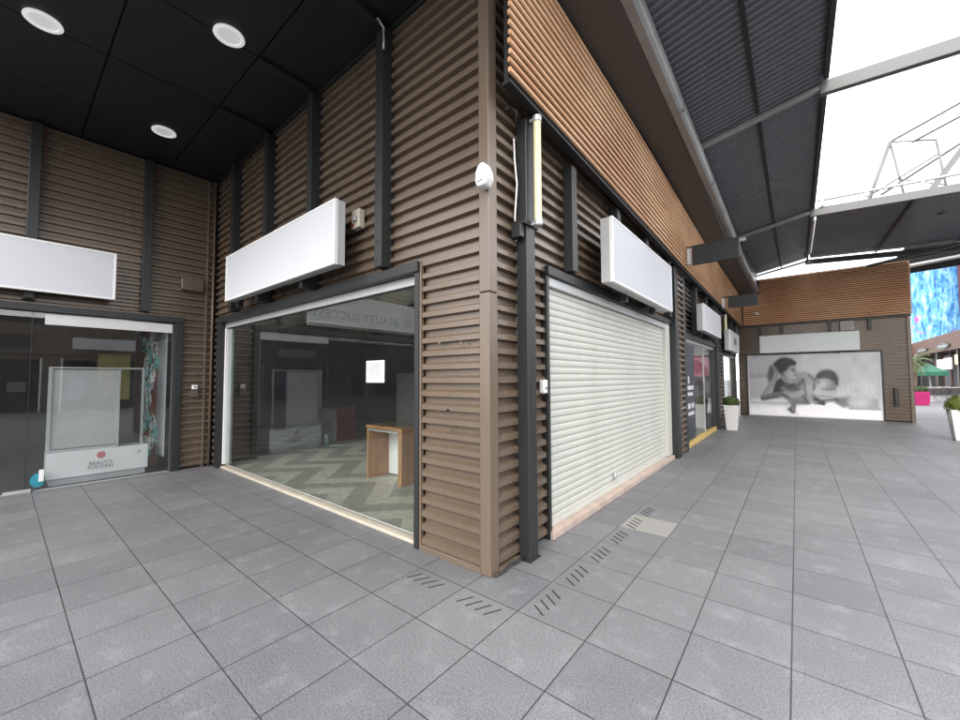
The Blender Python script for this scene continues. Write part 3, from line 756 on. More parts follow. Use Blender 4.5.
text_mesh('lettering', 'SOLDES', .34, 'lettering', s3, lambda u, v, w: (.353+w*.5, 13.5+u, 2.79+v), .004) if False else None
lt = MB()
for k, (yy, hh) in enumerate(((13.1, .2), (13.3, .26), (13.5, .2), (13.68, .24))): lt.box(.351, .354, yy, yy+.11, 2.7, 2.7+hh)
lt.build('mark', 'ink', s3)
lightbox('x', 'D', .82, 3.78, 2.57, 3.27, YD-.22, YD-.10, 'paleface', 'blank pale green sign above the black and white mother and baby poster', (1.4, 3.2), YD-.01)
def blade(x0, x1, y, z0, z1, label):
    t = thing('blade_sign', (x0, y, z0), label, 'sign', 'hanging blade signs')
    MB().box(x0, x1, y-.04, y+.04, z0, z1).build('panel', 'blade', t, .006)
    MB().box(x0+.02, x1-.02, y-.03, y+.03, z1, z1+.03).build('rail', 'dkgrey', t)
    MB().tube([(.22, y, z1+.015), (x1, y, z1+.015)], .018, 8).build('arm', 'black', t)
    MB().box(.24, .30, y-.06, y+.06, z0+.02, z1-.02).build('wall_plate', 'greyface', t, .004)
    return t
blade(.33, 1.16, 6.62, 3.96, 4.34, 'nearer and larger of the two blank dark grey blade signs on the cedar slats')
blade(.40, 1.14, 11.5, 3.72, 4.04, 'farther and smaller of the two blank dark grey blade signs, near the end building')

# neon style tube lamps
def tube_lamp(y, z0, z1, label, x=.2):
    t = thing('tube_lamp', (x, y, z0), label, 'lamp', 'upright tube lamps')
    MB().tube([(x, y, z0+.05), (x, y, z1-.05)], .034, 14).build('tube', 'tube', t, smooth=False)
    MB().lathe((x, y, z0), [(.03, 0), (.042, .01), (.042, .06)], 14).build('end_cap', 'alu', t)
    MB().lathe((x, y, z1-.06), [(.042, 0), (.042, .05), (.03, .06)], 14).build('end_cap', 'alu', t)
    for z in (z0+.03, z1-.03): MB().box(.12, x-.03, y-.02, y+.02, z-.015, z+.015).build('bracket', 'alu', t, .003)
    return t
tube_lamp(.49, 2.97, 4.0, 'long cream tube lamp upright on the dark column by the corner', .19)
tube_lamp(12.45, 2.72, 3.66, 'farther cream tube lamp upright between the second and third passage shops', .2)
# box on the cladding beside the shutter
t = thing('key_switch', (.02, .84, 1.5), 'small white key switch on the cladding beside the roller shutter', 'switch')
MB().box(.0, .05, .80, .88, 1.45, 1.58).build('box', 'white', t, .008)
MB().tube([(.05, .84, 1.5), (.062, .84, 1.5)], .014, 10).build('barrel', 'ink', t)
t = thing('cable_box', (.06, .35, 3.02), 'small grey junction box clamped to the dark column below the tube lamp', 'box')
MB().box(.0, .10, .335, .395, 2.86, 2.98).build('box', 'dkgrey', t, .006)
MB().box(.0, .13, .36, .60, 2.98, 3.02).build('clamp', 'black', t, .003)

# ceiling lamps
for (x, y, lb) in ((-4.07, -2.37, 'large round white downlight nearest the top left of the black ceiling'),
                   (-2.76, -1.07, 'round white downlight in the black ceiling nearest the corner shop sign'),
                   (-5.40, -1.08, 'round white downlight deepest in the black ceiling above the left wall')):
    t = thing('ceiling_light', (x, y, ZC), lb, 'light', 'round downlights')
    o = MB()
    n = 32; rs_ = [(.145, -.001), (.15, -.018), (.115, -.022), (.108, -.012)]
    base = 0
    for r_, z_ in rs_:
        for k in range(n): o.v.append((x+r_*math.cos(2*math.pi*k/n), y+r_*math.sin(2*math.pi*k/n), ZC+z_))
    for i in range(3):
        for k in range(n): o.f.append((i*n+k, i*n+(k+1) % n, (i+1)*n+(k+1) % n, (i+1)*n+k))
    o.build('trim', 'lamptrim', t)
    MB().tube([(x, y, ZC-.002), (x, y, ZC-.012)], .11, 28).build('diffuser', 'lampface', t)

# drainage slots cut in the slabs
def drain(cx, cy, along_x, label, gi):
    mb = MB()
    for k in range(4):
        o = -.125+k*.083
        if along_x: a = (cx-.052, cy+o+.034, .003); b = (cx+.052, cy+o-.034, .003)
        else: a = (cx+o-.03, cy-.06, .003); b = (cx+o+.03, cy+.06, .003)
        mb.beam(a, b, .009 if along_x else .006, .004)
    return tag(mb.build('floor_drain', 'drainslot', None), label, 'drain', 'slotted drains')
names = ['nearest the corner post', 'second from the corner post', 'third from the corner post', 'just before the pale slab', 'on the pale slab', 'just past the pale slab']
for k in range(6): drain(.53, -.02+.482*k, True, 'row of four slots by the shutter, '+names[k], 0)
for cx, nm in ((.17, 'below the foot of the corner post'), (-.37, 'in front of the brown cladding beside the window')): drain(cx, -.36, False, 'faint row of four slots '+nm, 0)

# ================================================================== THINGS BEHIND THE PASSAGE WINDOWS
iw = MB().box(-2.6, -2.5, 6.95, 12.4, 0, 3.2).box(-2.5, -.17, 11.9, 12.0, 0, 3.2).box(-2.5, -.17, 12.6, 12.7, 0, 3.2).box(-2.6, -2.5, 12.4, 17, 0, 3.2)
iw.build('interior_wall', 'stonewall', shop)
MB().box(-2.6, -.17, 6.95, 17.2, 3.2, 3.25).build('interior_ceiling', 'stonewall', shop)
fl3 = MB().quad((-2.5, 7.0, .010), (-.10, 7.0, .010), (-.10, 17.2, .010), (-2.5, 17.2, .010)).build('floor', 'stonewall'); tag(fl3, kind='structure')
t = thing('window_poster', (-.05, 7.6, .1), 'tall dark poster with pale marks on the glass of the second shop window', 'poster')
MB().box(-.0172, -.0145, 7.08, 8.35, .12, 2.38).build('sheet', 'darkposter', t)
mk = MB()
for (y0, y1, z0, z1) in ((7.5, 8.2, 1.30, 1.40), (7.4, 8.1, 1.16, 1.24), (7.5, 7.85, .86, .98), (7.95, 8.2, .86, .98), (7.45, 8.2, .70, .78), (7.6, 7.75, 1.45, 1.62)): mk.box(-.0142, -.012, y0, y1, z0, z1)
mk.build('lettering', 'greyface', t)
t = thing('sale_banner', (-.09, 9.4, 1.6), 'pink sale banner hanging inside the second shop window', 'banner')
MB().box(-.10, -.085, 8.5, 10.9, 1.62, 2.18).build('sheet', 'pink', t)
MB().tube([(-.093, 8.5, 2.19), (-.093, 10.9, 2.19)], .012, 6).build('rod', 'alu', t)
t = thing('window_pedestal', (-.5, 9.0, .02), 'white pedestal with a rose ring behind the second shop window', 'pedestal')
MB().box(-.75, -.3, 8.55, 9.5, .02, .85).build('body', 'white', t, .008)
rg_ = MB()
rg_.tube([(-.292, 9.0+.16*math.cos(a), .6+.13*math.sin(a)) for a in [2*math.pi*i/18 for i in range(19)]], .02, 6, caps=False)
rg_.build('ring', 'logo', t)
bot = MB()
for k in range(7):
    bot.lathe((-.55, 8.65+k*.12, .852), [(.03, 0), (.03, .16), (.012, .2), (.012, .24)], 8)
t2 = thing('bottle_row', (-.55, 9.0, .852), 'row of small red bottles on the white pedestal in the second shop', 'bottles')
bot.build('bottles', 'red', t2)
t = thing('white_panel', (-.6, 8.7, 2.0), 'small white card hanging at the top of the second shop window', 'card')
MB().box(-.60, -.58, 8.4, 9.3, 2.2, 2.42).build('sheet', 'white', t)
t = thing('curtain_panel', (-.25, 14.2, .1), 'tall white panel standing inside the third shop window', 'panel')
MB().box(-.20, -.16, 12.9, 14.1, .02, 2.4).build('sheet', 'white', t, .004); MB().box(-.24, -.14, 13.0, 14.0, .011, .02).build('foot', 'alu', t)

# ================================================================== END BUILDING
end = thing('end_shop', (2.5, 19, 0), 'brown corrugated shop with cedar slat band closing the end of the passage', 'shop')
sheets('D', end, fD, [(.05, .30, .03, 3.75), (4.38, 5.01, .03, 3.75), (.30, 4.38, 2.52, 3.75)])
MB().box(.04, 5.06, YD+.07, 24, 0, 3.72).build('core', 'gap', end)
MB().box(-.6, 5.085, YD+.005, 24, 3.73, 5.62).build('upper_core', 'black', end)
MB().box(5.0, 5.095, YD-.03, YD+.08, 0, 3.74).build('corner_post', 'brown_trim', end, .006)
sd = MB(); corr(sd, lambda u, d, z: (5.075+d, u, z), YD+.08, 23.9, .03, 5.55); sd.build('cladding', 'brown', end, fixn=False)
for x in (.83, 1.55, 3.0, 4.08): MB().box(x-.05, x+.05, YD-.09, YD+.02, 3.29, 3.70).build('pilaster', 'dkgrey', end, .004)
sx = MB()
for k in range(24):
    z = 3.80+k*.078
    x1 = 5.13+random.uniform(-.01, .01)
    prof = [(-.014, -.021), (.002, -.024), (.014, -.015), (.018, .0), (.014, .015), (.002, .025), (-.014, .022)]
    x0 = .28 if z < 5.0 else .86
    sx.prism(prof, lambda u, v, w: (w, YD-.13-u, z+v), x0, x1)
sx.build('slat_cladding', 'slatx', end)
MB().box(.2, 5.09, YD-.085, YD-.02, 3.74, 5.66).build('slat_backing', 'black', end)
MB().box(.2, 5.11, YD-.125, YD-.03, 3.70, 3.738).build('lower_edge', 'dkgrey', end)
sd = MB()
for k in range(24): sd.prism([(-.014, -.014), (.002, -.016), (.014, -.010), (.018, .0), (.014, .011), (.002, .018), (-.014, .015)], lambda u, v, w: (5.135+u, w, 3.80+k*.078+v), YD-.1, 23.9)
sd.build('slat_cladding', 'slat', end)
f = MB().box(.30, .36, YD-.03, YD+.04, .0, 2.50); f.box(4.32, 4.38, YD-.03, YD+.04, .0, 2.50); f.box(.30, 4.38, YD-.035, YD+.04, 2.502, 2.56)
f.build('frame', 'dkgrey', end, .004)
f = MB().box(.362, .40, YD-.01, YD+.03, .06, 2.495); f.box(4.28, 4.318, YD-.01, YD+.03, .06, 2.495); f.box(.362, 4.318, YD-.012, YD+.03, .01, .058)
f.build('inner_frame', 'white', end, .003)

# printed poster, painted soft grey tones per vertex
def poster():
    import numpy as np
    nu, nv = 300, 150
    U, V = np.meshgrid(np.linspace(0, 1, nu), np.linspace(0, 1, nv))       # V from top
    topy = 35-U*25; boty = 420+U*20
    Y = topy+(boty-topy)*V
    X = 25+12*V+U*(882+18*V)
    rng = np.random.default_rng(3)
    def sm(d, w=4): return 1/(1+np.exp(np.clip(d/(w*.5), -40, 40)))
    def ell(cx, cy, rx, ry, rot=0):
        a = math.radians(rot); dx = X-cx; dy = Y-cy
        p = (dx*math.cos(a)+dy*math.sin(a))/rx; q = (-dx*math.sin(a)+dy*math.cos(a))/ry
        return (np.sqrt(p*p+q*q)-1)*min(rx, ry)
    def cap(x0, y0, x1, y1, r0, r1=None):
        r1 = r0 if r1 is None else r1
        dx, dy = x1-x0, y1-y0; t = np.clip(((X-x0)*dx+(Y-y0)*dy)/(dx*dx+dy*dy), 0, 1)
        return np.hypot(X-x0-t*dx, Y-y0-t*dy)-(r0+(r1-r0)*t)
    def poly(pts):
        inside = np.zeros(X.shape, bool); dist = np.full(X.shape, 1e9)
        for (xa, ya), (xb, yb) in zip(pts, pts[1:]+pts[:1]):
            dx, dy = xb-xa, yb-ya; t = np.clip(((X-xa)*dx+(Y-ya)*dy)/(dx*dx+dy*dy), 0, 1)
            dist = np.minimum(dist, np.hypot(X-xa-t*dx, Y-ya-t*dy))
            c = ((ya > Y) != (yb > Y)) & (X < (xb-xa)*(Y-ya)/((yb-ya) if yb != ya else 1e-9)+xa)
            inside ^= c
        return np.where(inside, -dist, dist)
    img = .74+.06*np.clip((X-100)/400, 0, 1)-.05*np.clip((Y-60)/150, 0, 1)
    def put(d, val, w=4, op=1.0):
        nonlocal img
        a = sm(d, w)*op; img = img*(1-a)+val*a
    # bed and sheets
    put(cap(40, 175, 190, 170, 8), .52, 12, .7); put(cap(40, 190, 180, 200, 20), .72, 14, .6)
    put(-(Y-(325-.02*X)), .82, 8); put(cap(40, 345, 330, 350, 6), .60, 8, .7)
    put(poly([(380, 375), (520, 350), (650, 340), (930, 385), (945, 445), (420, 440)]), 1.0, 10)
    put(poly([(40, 370), (330, 375), (420, 440), (40, 430)]), .90, 14)
    # blanket and bolster right
    put(poly([(655, 245), (720, 215), (840, 215), (915, 235), (925, 320), (640, 315)]), .80, 14)
    for k in range(13): put(cap(680+k*18, 235-6*math.sin(k), 690+k*19, 300, 2.2), .60, 5, .6)
    for k in range(6): put(cap(690+k*36, 230, 700+k*37, 285, 3), .84, 5, .6)
    put(poly([(640, 312), (735, 300), (750, 365), (700, 372), (655, 345)]), .45, 10, .9)
    put(poly([(730, 305), (912, 312), (918, 372), (740, 372)]), .62, 8)
    put(ell(805, 337, 68, 28), .80, 14); put(cap(740, 376, 925, 379, 3), .38, 4, .8)
    # hair behind the hand
    put(poly([(188, 110), (225, 85), (250, 130), (235, 200), (205, 215), (178, 208), (170, 165)]), .36, 9)
    put(poly([(235, 205), (272, 180), (302, 212), (312, 262), (275, 290), (205, 292), (222, 245)]), .17, 8)
    # upper body
    put(poly([(255, 285), (305, 262), (345, 232), (392, 160), (440, 145), (492, 165), (520, 205), (505, 305), (470, 350), (355, 345), (300, 310)]), .56, 8)
    put(ell(440, 168, 50, 20, 8), .66, 9); put(cap(470, 165, 512, 195, 7), .42, 6, .7)
    put(cap(285, 250, 335, 250, 18), .52, 9, .8); put(cap(375, 250, 432, 195, 9), .34, 9, .85); put(cap(350, 262, 400, 255, 7), .30, 8, .8)
    put(cap(280, 292, 345, 318, 8), .24, 8, .85); put(cap(345, 300, 430, 275, 17), .64, 9, .8)
    put(cap(340, 330, 450, 322, 14), .50, 9); put(cap(430, 300, 455, 335, 5), .30, 6, .8); put(cap(395, 345, 480, 345, 5), .30, 8, .7)
    # neck, face
    put(poly([(300, 205), (365, 205), (385, 235), (330, 262), (305, 240)]), .30, 8)
    put(poly([(268, 162), (300, 128), (335, 102), (372, 98), (380, 122), (392, 150), (383, 165), (383, 185), (370, 214), (330, 222), (292, 200)]), .60, 6)
    put(ell(345, 165, 26, 30), .70, 12, .8); put(ell(300, 185, 16, 26, -20), .50, 10, .7); put(ell(362, 112, 16, 10), .68, 7, .8)
    put(ell(283, 160, 14, 17), .55, 5); put(ell(283, 160, 6, 9), .38, 5, .8)
    put(cap(347, 124, 370, 120, 2), .30, 4, .9); put(cap(354, 136, 366, 134, 2.2), .26, 4, .9); put(cap(356, 183, 376, 179, 2.6), .80, 3, .9); put(cap(358, 189, 374, 187, 1.6), .46, 4, .8); put(cap(374, 163, 386, 162, 2), .36, 4, .8)
    # hair cap
    put(poly([(215, 118), (228, 78), (262, 54), (300, 47), (352, 58), (380, 78), (376, 96), (338, 100), (312, 128), (286, 146), (262, 152), (243, 132), (228, 150)]), .13, 7)
    put(cap(250, 90, 320, 68, 7), .26, 9, .6); put(cap(270, 115, 330, 90, 4), .30, 7, .5); put(cap(330, 68, 368, 82, 4), .24, 6, .6)
    # propping arm
    put(cap(236, 172, 140, 310, 18, 22), .54, 5); put(cap(138, 314, 262, 288, 17, 20), .42, 6); put(cap(128, 322, 250, 306, 5), .26, 6, .7); put(cap(228, 195, 150, 300, 5), .66, 7, .6)
    put(ell(236, 155, 20, 30, 15), .60, 5)
    for k in range(4): put(cap(226+k*8, 140, 212+k*8, 100+k*5, 5), .56-.03*k, 3)
    # lower hand
    put(poly([(345, 338), (392, 328), (380, 372), (376, 408), (352, 412), (322, 388), (345, 365)]), .44, 6); put(cap(330, 388, 365, 408, 5), .26, 5, .8); put(cap(362, 350, 360, 395, 4), .60, 5, .6)
    # child
    put(cap(470, 205, 482, 300, 28, 20), .66, 6); put(cap(484, 300, 512, 345, 14, 9), .60, 5)
    put(cap(440, 215, 452, 300, 4), .34, 6, .8); put(cap(510, 220, 505, 280, 6), .40, 7, .8)
    put(ell(590, 200, 73, 70), .64, 5)
    put(ell(570, 225, 38, 34), .76, 12, .9); put(ell(640, 225, 20, 36), .50, 10, .7)
    put(poly([(516, 190), (528, 155), (560, 133), (600, 127), (640, 142), (664, 180), (664, 222), (652, 225), (638, 200), (600, 182), (562, 178), (535, 186)]), .27, 8)
    put(ell(590, 160, 45, 14, -5), .40, 12, .6); put(ell(533, 205, 12, 16), .66, 5); put(ell(535, 207, 5, 9), .45, 4, .8)
    put(cap(588, 207, 608, 209, 2), .52, 5, .7); put(ell(600, 232, 10, 7), .56, 6, .8); put(cap(560, 252, 640, 256, 4), .42, 7, .7)
    put(cap(520, 282, 640, 284, 22, 20), .74, 6); put(cap(505, 296, 520, 315, 10), .5, 6); put(cap(515, 318, 570, 340, 11), .22, 8, .9); put(cap(570, 328, 660, 318, 8), .36, 8, .85); put(cap(530, 298, 620, 302, 3), .5, 5, .7); put(cap(530, 345, 575, 350, 6), .16, 6, .8)
    lo = rng.normal(0, 1, (10, 20)); ui = np.linspace(0, 18.99, nu); vi = np.linspace(0, 8.99, nv)
    U0 = ui.astype(int); V0 = vi.astype(int); fu = (ui-U0)[None, :]; fv = (vi-V0)[:, None]
    img = img+.018*((lo[V0][:, U0]*(1-fu)+lo[V0][:, U0+1]*fu)*(1-fv)+(lo[V0+1][:, U0]*(1-fu)+lo[V0+1][:, U0+1]*fu)*fv)
    # soft grain
    k = rng.normal(0, .012, img.shape); img = np.clip(img+k, .02, .92)
    mb = MB()
    xs_ = .402+U*(4.278-.402); zs = 2.49-V*(2.49-.06)
    verts = [(float(a), YD+.0, float(b)) for a, b in zip(xs_.ravel(), zs.ravel())]
    faces = [(j*nu+i, (j+1)*nu+i, (j+1)*nu+i+1, j*nu+i+1) for j in range(nv-1) for i in range(nu-1)]
    mb.v = verts; mb.f = faces
    t = thing('poster', (2.34, YD, .06), 'large black and white poster of a mother lying with her baby on the end building', 'poster')
    o = mb.build('print', 'poster', t, fixn=False)
    ca = o.data.color_attributes.new('print', 'FLOAT_COLOR', 'POINT')
    buf = np.ones((nu*nv, 4), np.float32); g_ = img.ravel(); g_ = np.clip((g_-.03)*1.12, .0, 1)**2.6*.95; buf[:, 0] = g_*.99; buf[:, 1] = g_*.985; buf[:, 2] = g_*1.03
    ca.data.foreach_set('color', buf.ravel())
poster()
t = thing('door_pull', (4.66, YD-.03, .55), 'tall black pull box on the cladding at the right end of the far shop', 'pull')
MB().box(4.60, 4.71, YD-.09, YD-.0, .56, 1.18).build('box', 'black', t, .01)
MB().box(4.615, 4.695, YD-.10, YD-.088, .62, 1.12).build('cover', 'dkgrey', t, .006)
t = thing('vent_box', (3.47, YD-.05, 3.32), 'beige box on the far shop just above its pale sign', 'vent')
MB().box(3.28, 3.66, YD-.16, YD-.01, 3.31, 3.66).build('box', 'stonewall', t, .012)
vb = MB()
for k in range(4): vb.box(3.33, 3.61, YD-.165, YD-.158, 3.37+k*.065, 3.39+k*.065)
vb.build('louvre', 'brown_trim', t)
t = thing('dome_camera', (.75, YD-.2, 4.19), 'small white dome camera on the cedar slats of the far shop', 'camera')
MB().lathe((.75, YD-.24, 4.16), [(.03, 0), (.06, .03), (.065, .06), (.06, .09)], 14).build('dome', 'white', t)
MB().box(.71, .79, YD-.24, YD-.155, 4.22, 4.26).build('arm', 'white', t)

# ================================================================== CANOPY over the passage
can = thing('passage_canopy', (2.4, 4, 5.5), 'dark corrugated steel canopy with grey rafters and gutter over the passage', 'canopy')
def lift(y): return 0 if y < 10.5 else .26*(y-10.5)/6.7
def roof_sheet(name, xa, za, xb, zb, y0, y1, pit=.115, amp=.028):
    mb = MB(); prof = []
    y = y0
    while y < y1:
        for dy, h in ((0, 0), (.055, 0), (.075, 1), (.135, 1)): prof.append((y+dy*pit/.16, h*amp))
        y += pit
    prof = [p for p in prof if p[0] <= y1]
    for yy, h in prof:
        l = lift(yy); mb.v += [(xa, yy, za+h+l), (xb, yy, zb+h+l)]
    for i in range(len(prof)-1): mb.f.append((2*i, 2*i+1, 2*i+3, 2*i+2))
    return mb.build(name, 'roof', can, fixn=False)
GX = .84
roof_sheet('roof_sheet', .74, 5.58, 2.42, 5.95, -1.4, 17.2)
roof_sheet('roof_sheet', 2.52, 5.94, 9.5, 5.55, 10.6, 17.2)
for x in (1.62,):
    for a, b in ((-1.4, 4.8), (5.0, 10.4), (10.6, 17.1)):
        z = 5.60+(x-GX)/1.58*.35-.035
        MB().beam((x, a, z+lift(a)), (x, b, z+lift(b)), .05, .05).build('purlin', 'black', can)
for a, b in ((-1.4, 4.8), (5.0, 10.4), (10.6, 17.1)):
    MB().beam((2.43, a, 5.92+lift(a)), (2.43, b, 5.92+lift(b)), .06, .12).build('edge_beam', 'dkgrey', can, .004)
for x in (4.3, 6.2, 8.0):
    z = 5.94-(x-2.52)*.056-.04
    MB().beam((x, 10.6, z), (x, 17.1, z+lift(17.1)), .06, .06).build('purlin', 'black', can)
def rafter(y, right, xr, zr):
    l = lift(y)
    MB().beam((GX-.1, y, 5.51+l), (2.42, y, 5.83+l), .08, .07).build('rafter', 'gutter', can, .006)
    if right: MB().beam((2.36, y, 5.80+l), (xr, y, zr+l), .10, .19).build('rafter', 'rafter', can, .008)
rafter(-.9, True, 9, 5.5)
rafter(4.9, True, 9, 5.48); rafter(10.5, True, 9, 5.50); rafter(17.15, True, 9, 5.35)
MB().tube([(2.5, 10.42, 6.06), (5.2, 10.42, 5.96)], .035, 8).build('pipe', 'alu', can, smooth=True)
for x in (2.6, 3.4, 4.3): MB().box(x-.03, x+.03, 10.38, 10.46, 5.9, 6.1).build('pipe_clip', 'alu', can)
# roof outer drop to the right far away
MB().beam((4.05, 17.0, 5.55), (9.5, 15.0, 6.05), .09, .09).build('brace', 'rafter', can, .004)
# gutter
def gz(y): return 5.44-.03*max(0, min(y, 12)) if y < 12 else 5.08
gp = [(.705, .0), (.80, -.005), (.835, .02), (.85, .06), (.85, .17), (.825, .17), (.82, .05), (.73, .03), (.73, .17), (.705, .17)]
gt = MB(); ysg = [-1.4, 0, 4, 8, 12, 17.3]
base = 0; m_ = len(gp)
for yy in ysg:
    for u, v in gp: gt.v.append((u, yy, gz(yy)+v))
for i in range(len(ysg)-1):
    for j in range(m_):
        j2 = (j+1) % m_; gt.f.append((i*m_+j, i*m_+j2, (i+1)*m_+j2, (i+1)*m_+j))
gt.f.append(tuple(range(m_))); gt.f.append(tuple((len(ysg)-1)*m_+j for j in reversed(range(m_))))
gt.build('gutter', 'gutter', can)
fa = MB()
for a, b in zip(ysg, ysg[1:]):
    fa.hexa([(.722, a, gz(a)+.05), (.80, a, gz(a)+.05), (.80, b, gz(b)+.05), (.722, b, gz(b)+.05), (.722, a, 5.88), (.80, a, 5.88), (.80, b, 5.88+lift(b)), (.722, b, 5.88+lift(b))])
fa.build('fascia', 'dkgrey', can)
for y in (.9, 3.4, 5.9, 8.4, 10.9, 13.4): MB().box(.70, .858, y-.012, y+.012, gz(y)-.008, gz(y)+.16).build('gutter_joint', 'gutter', can)
# spot lamps on the gutter
for y, z in ((6.9, 5.1), (9.3, 5.0)):
    pass
t = thing('flood_lamp', (.9, 9.9, 5.2), 'small pale flood lamp on the gutter beside the nearer blade sign', 'lamp')
MB().box(.88, 1.02, 9.85, 9.95, 5.24, 5.32).build('head', 'white', t, .012); MB().box(.85, .89, 9.88, 9.92, 5.2, 5.3).build('arm', 'alu', t)
t = thing('pipe_lamp', (2.42, 12.5, 5.9), 'thin white tube lamp along the canopy ridge', 'lamp')
MB().tube([(2.47, 11.2, 5.82), (2.47, 15.6, 5.98)], .022, 8).build('tube', 'white', t)
for y in (11.4, 15.4): MB().box(2.45, 2.49, y-.02, y+.02, 5.82, 6.0).build('hanger', 'alu', t)

# lattice boom standing above the canopy
t = thing('lattice_boom', (4.2, 14, 5.9), 'pale steel lattice boom rising above the canopy against the white sky', 'truss')
ch = MB(); lc = MB()
A = Vector((4.35, 14, 8.59)); D_ = Vector((1.37, 0, .57))
A1 = Vector((4.72, 13.6, 8.24)); A2 = Vector((4.15, 14.4, 7.18)); K = 4.3
B_, B1, B2 = A+D_*K, A1+Vector((1.0, 0, .41))*K*1.37, A2+Vector((1.53, 0, .94))*K
for a, b in ((A, B_), (A1, B1), (A2, B2)): ch.tube([a, b], .036, 8)
ch.tube([(3.62, 14, 6.25), A], .05, 8); ch.tube([(4.66, 14, 6.3), A], .03, 8); ch.tube([A1+Vector((.45, 0, -.1)), (5.35, 13.6, 6.3)], .03, 8); ch.tube([A, A1+Vector((.45, 0, -.1))], .028, 8)
ch.tube([(3.95, 14.2, 7.2), A1+Vector((.5, 0, -.5))], .024, 6); ch.tube([(4.5, 14, 7.4), (5.33, 13.6, 6.8)], .022, 6)
ch.tube([(3.8, 14.2, 6.3), (3.95, 14.2, 7.2)], .022, 6)
for k in range(1, 6): lc.tube([A.lerp(B_, k/6), A1.lerp(B1, k/6)], .018, 6); lc.tube([A1.lerp(B1, k/6), A.lerp(B_, (k+1)/6)], .016, 6)
ch.build('chord', 'truss', t, smooth=True); lc.build('lacing', 'truss', t, smooth=True)
# sloping glazed roof light
t = thing('sloping_skylight', (5.5, 13, 6.0), 'sloping glazed roof light with grey frame above the canopy on the right', 'skylight')
MB().beam((4.75, 13, 6.3), (7.0, 13, 9.9), .14, .22, (0, 1, 0)).build('frame', 'rafter', t, .006)
MB().beam((5.25, 13, 6.45), (8.4, 13, 8.0), .10, .10, (0, 1, 0)).build('frame', 'rafter', t, .006)
MB().beam((5.0, 13, 5.9), (8.4, 13, 6.6), .10, .10, (0, 1, 0)).build('frame', 'rafter', t, .006)
MB().hexa([(4.85, 12.98, 6.3), (8.4, 12.98, 6.7), (8.4, 13.02, 6.7), (4.85, 13.02, 6.3), (6.9, 12.98, 9.7), (8.4, 12.98, 9.8), (8.4, 13.02, 9.8), (6.9, 13.02, 9.7)]).build('pane', 'glass_clear', t)

# ================================================================== PLANTERS
def leafball(cx, cy, cz, rx, rz, n, size, rnd, lumps=6):
    mb = MB()
    lump = [(Vector((rnd.gauss(0, 1), rnd.gauss(0, 1), rnd.gauss(0, 1))).normalized(), rnd.uniform(-.12, .12)) for _ in range(lumps*3)]
    for _ in range(n):
        d = Vector((rnd.gauss(0, 1), rnd.gauss(0, 1), rnd.gauss(0, 1))).normalized()
        k = 1+sum(a*max(0, d.dot(l))**6 for l, a in lump)
        q = rnd.uniform(.78, 1.03)*k
        p = Vector((cx+d.x*rx*q, cy+d.y*rx*q, cz+d.z*rz*q))
        a = Vector((rnd.gauss(0, 1), rnd.gauss(0, 1), rnd.gauss(0, 1))).normalized(); nrm = (d+.8*a).normalized()
        t = nrm.cross(Vector((rnd.gauss(0, 1), rnd.gauss(0, 1), rnd.gauss(0, 1)))).normalized(); b = nrm.cross(t)
        s = size*rnd.uniform(.7, 1.3)
        mb.quad(p-t*s, p+b*s*.55, p+t*s, p-b*s*.55)
    return mb
def planter(x, y, w, wb, h, leafmat, label, rx, rz):
    t = thing('planter', (x, y, 0), label, 'planter')
    p = MB(); a, b = w/2, wb/2
    p.hexa([(x-b, y-b, .0), (x+b, y-b, .0), (x+b, y+b, .0), (x-b, y+b, .0), (x-a, y-a, h), (x+a, y-a, h), (x+a, y+a, h), (x-a, y+a, h)])
    p.build('pot', 'pot', t, .012)
    MB().box(x-a+.03, x+a-.03, y-a+.03, y+a-.03, h-.02, h+.006).build('soil', 'soil', t)
    rnd = random.Random(int(x*100))
    MB().lathe((x, y, h-.02), [(rx*.3, -.01), (rx*.78, rz*.3), (rx*.82, rz*.7), (rx*.5, rz*1.2)], 12).build('inner_foliage', leafmat, t)
    leafball(x, y, h+rz*.35, rx, rz, 2600, .020, rnd).build('foliage', leafmat, t, fixn=False)
planter(.40, 11.44, .37, .27, .755, 'leaf', 'white tapered planter with a dark clipped bush by the passage shop fronts', .21, .2)
planter(5.10, 12.5, .44, .30, .76, 'leafy', 'white tapered planter with a bright green bush at the right edge of the plaza', .27, .27)

# ================================================================== FAR PLAZA
mur = thing('mural_wall', (15, 60, 0), 'tall wall painted with blue white and pink splashes behind the cafe', 'wall')
MB().box(11.9, 17.1, 60, 60.5, 0, 15.4).build('wall', 'mural', mur)
mw = thing('maroon_building', (20, 58, 0), 'dark maroon building beside the blue painted wall', 'building')
MB().box(15.25, 24, 56, 59.8, 0, 17).build('wall', 'maroon', mw); MB().box(15.2, 24, 55.9, 56, 5.8, 6.2).build('cornice', 'white', mw)
caf = thing('cafe_building', (12, 48, 0), 'terracotta fronted cafe beyond the plaza with dark oval signs and glass front', 'cafe')
MB().box(11.0, 20, 34, 56, 3.55, 4.85).build('fascia', 'rust', caf)
fs = MB()
for k in range(13): fs.box(10.94, 11.0, 34, 56, 3.58+k*.1, 3.64+k*.1)
fs.build('slat_cladding', 'rust', caf)
MB().box(11.9, 20, 34, 56, 0, 3.55).build('wall', 'gap', caf)
for k in range(9):
    y = 36+k*2.3
    wv = bpy.data.objects.new('window', None); COL.objects.link(wv); wv.parent = caf; wv.location = Vector((11.85, y, 0))-caf.location
    MB().box(11.80, 11.9, y-1.05, y+1.05, .1, 3.3).build('pane', 'darkpane', wv)
    MB().box(11.74, 11.90, y-1.15, y-1.06, .0, 3.5).build('frame', 'rust', wv); MB().box(11.76, 11.9, y-1.05, y+1.05, 2.35, 2.43).build('frame', 'dkgrey', wv)
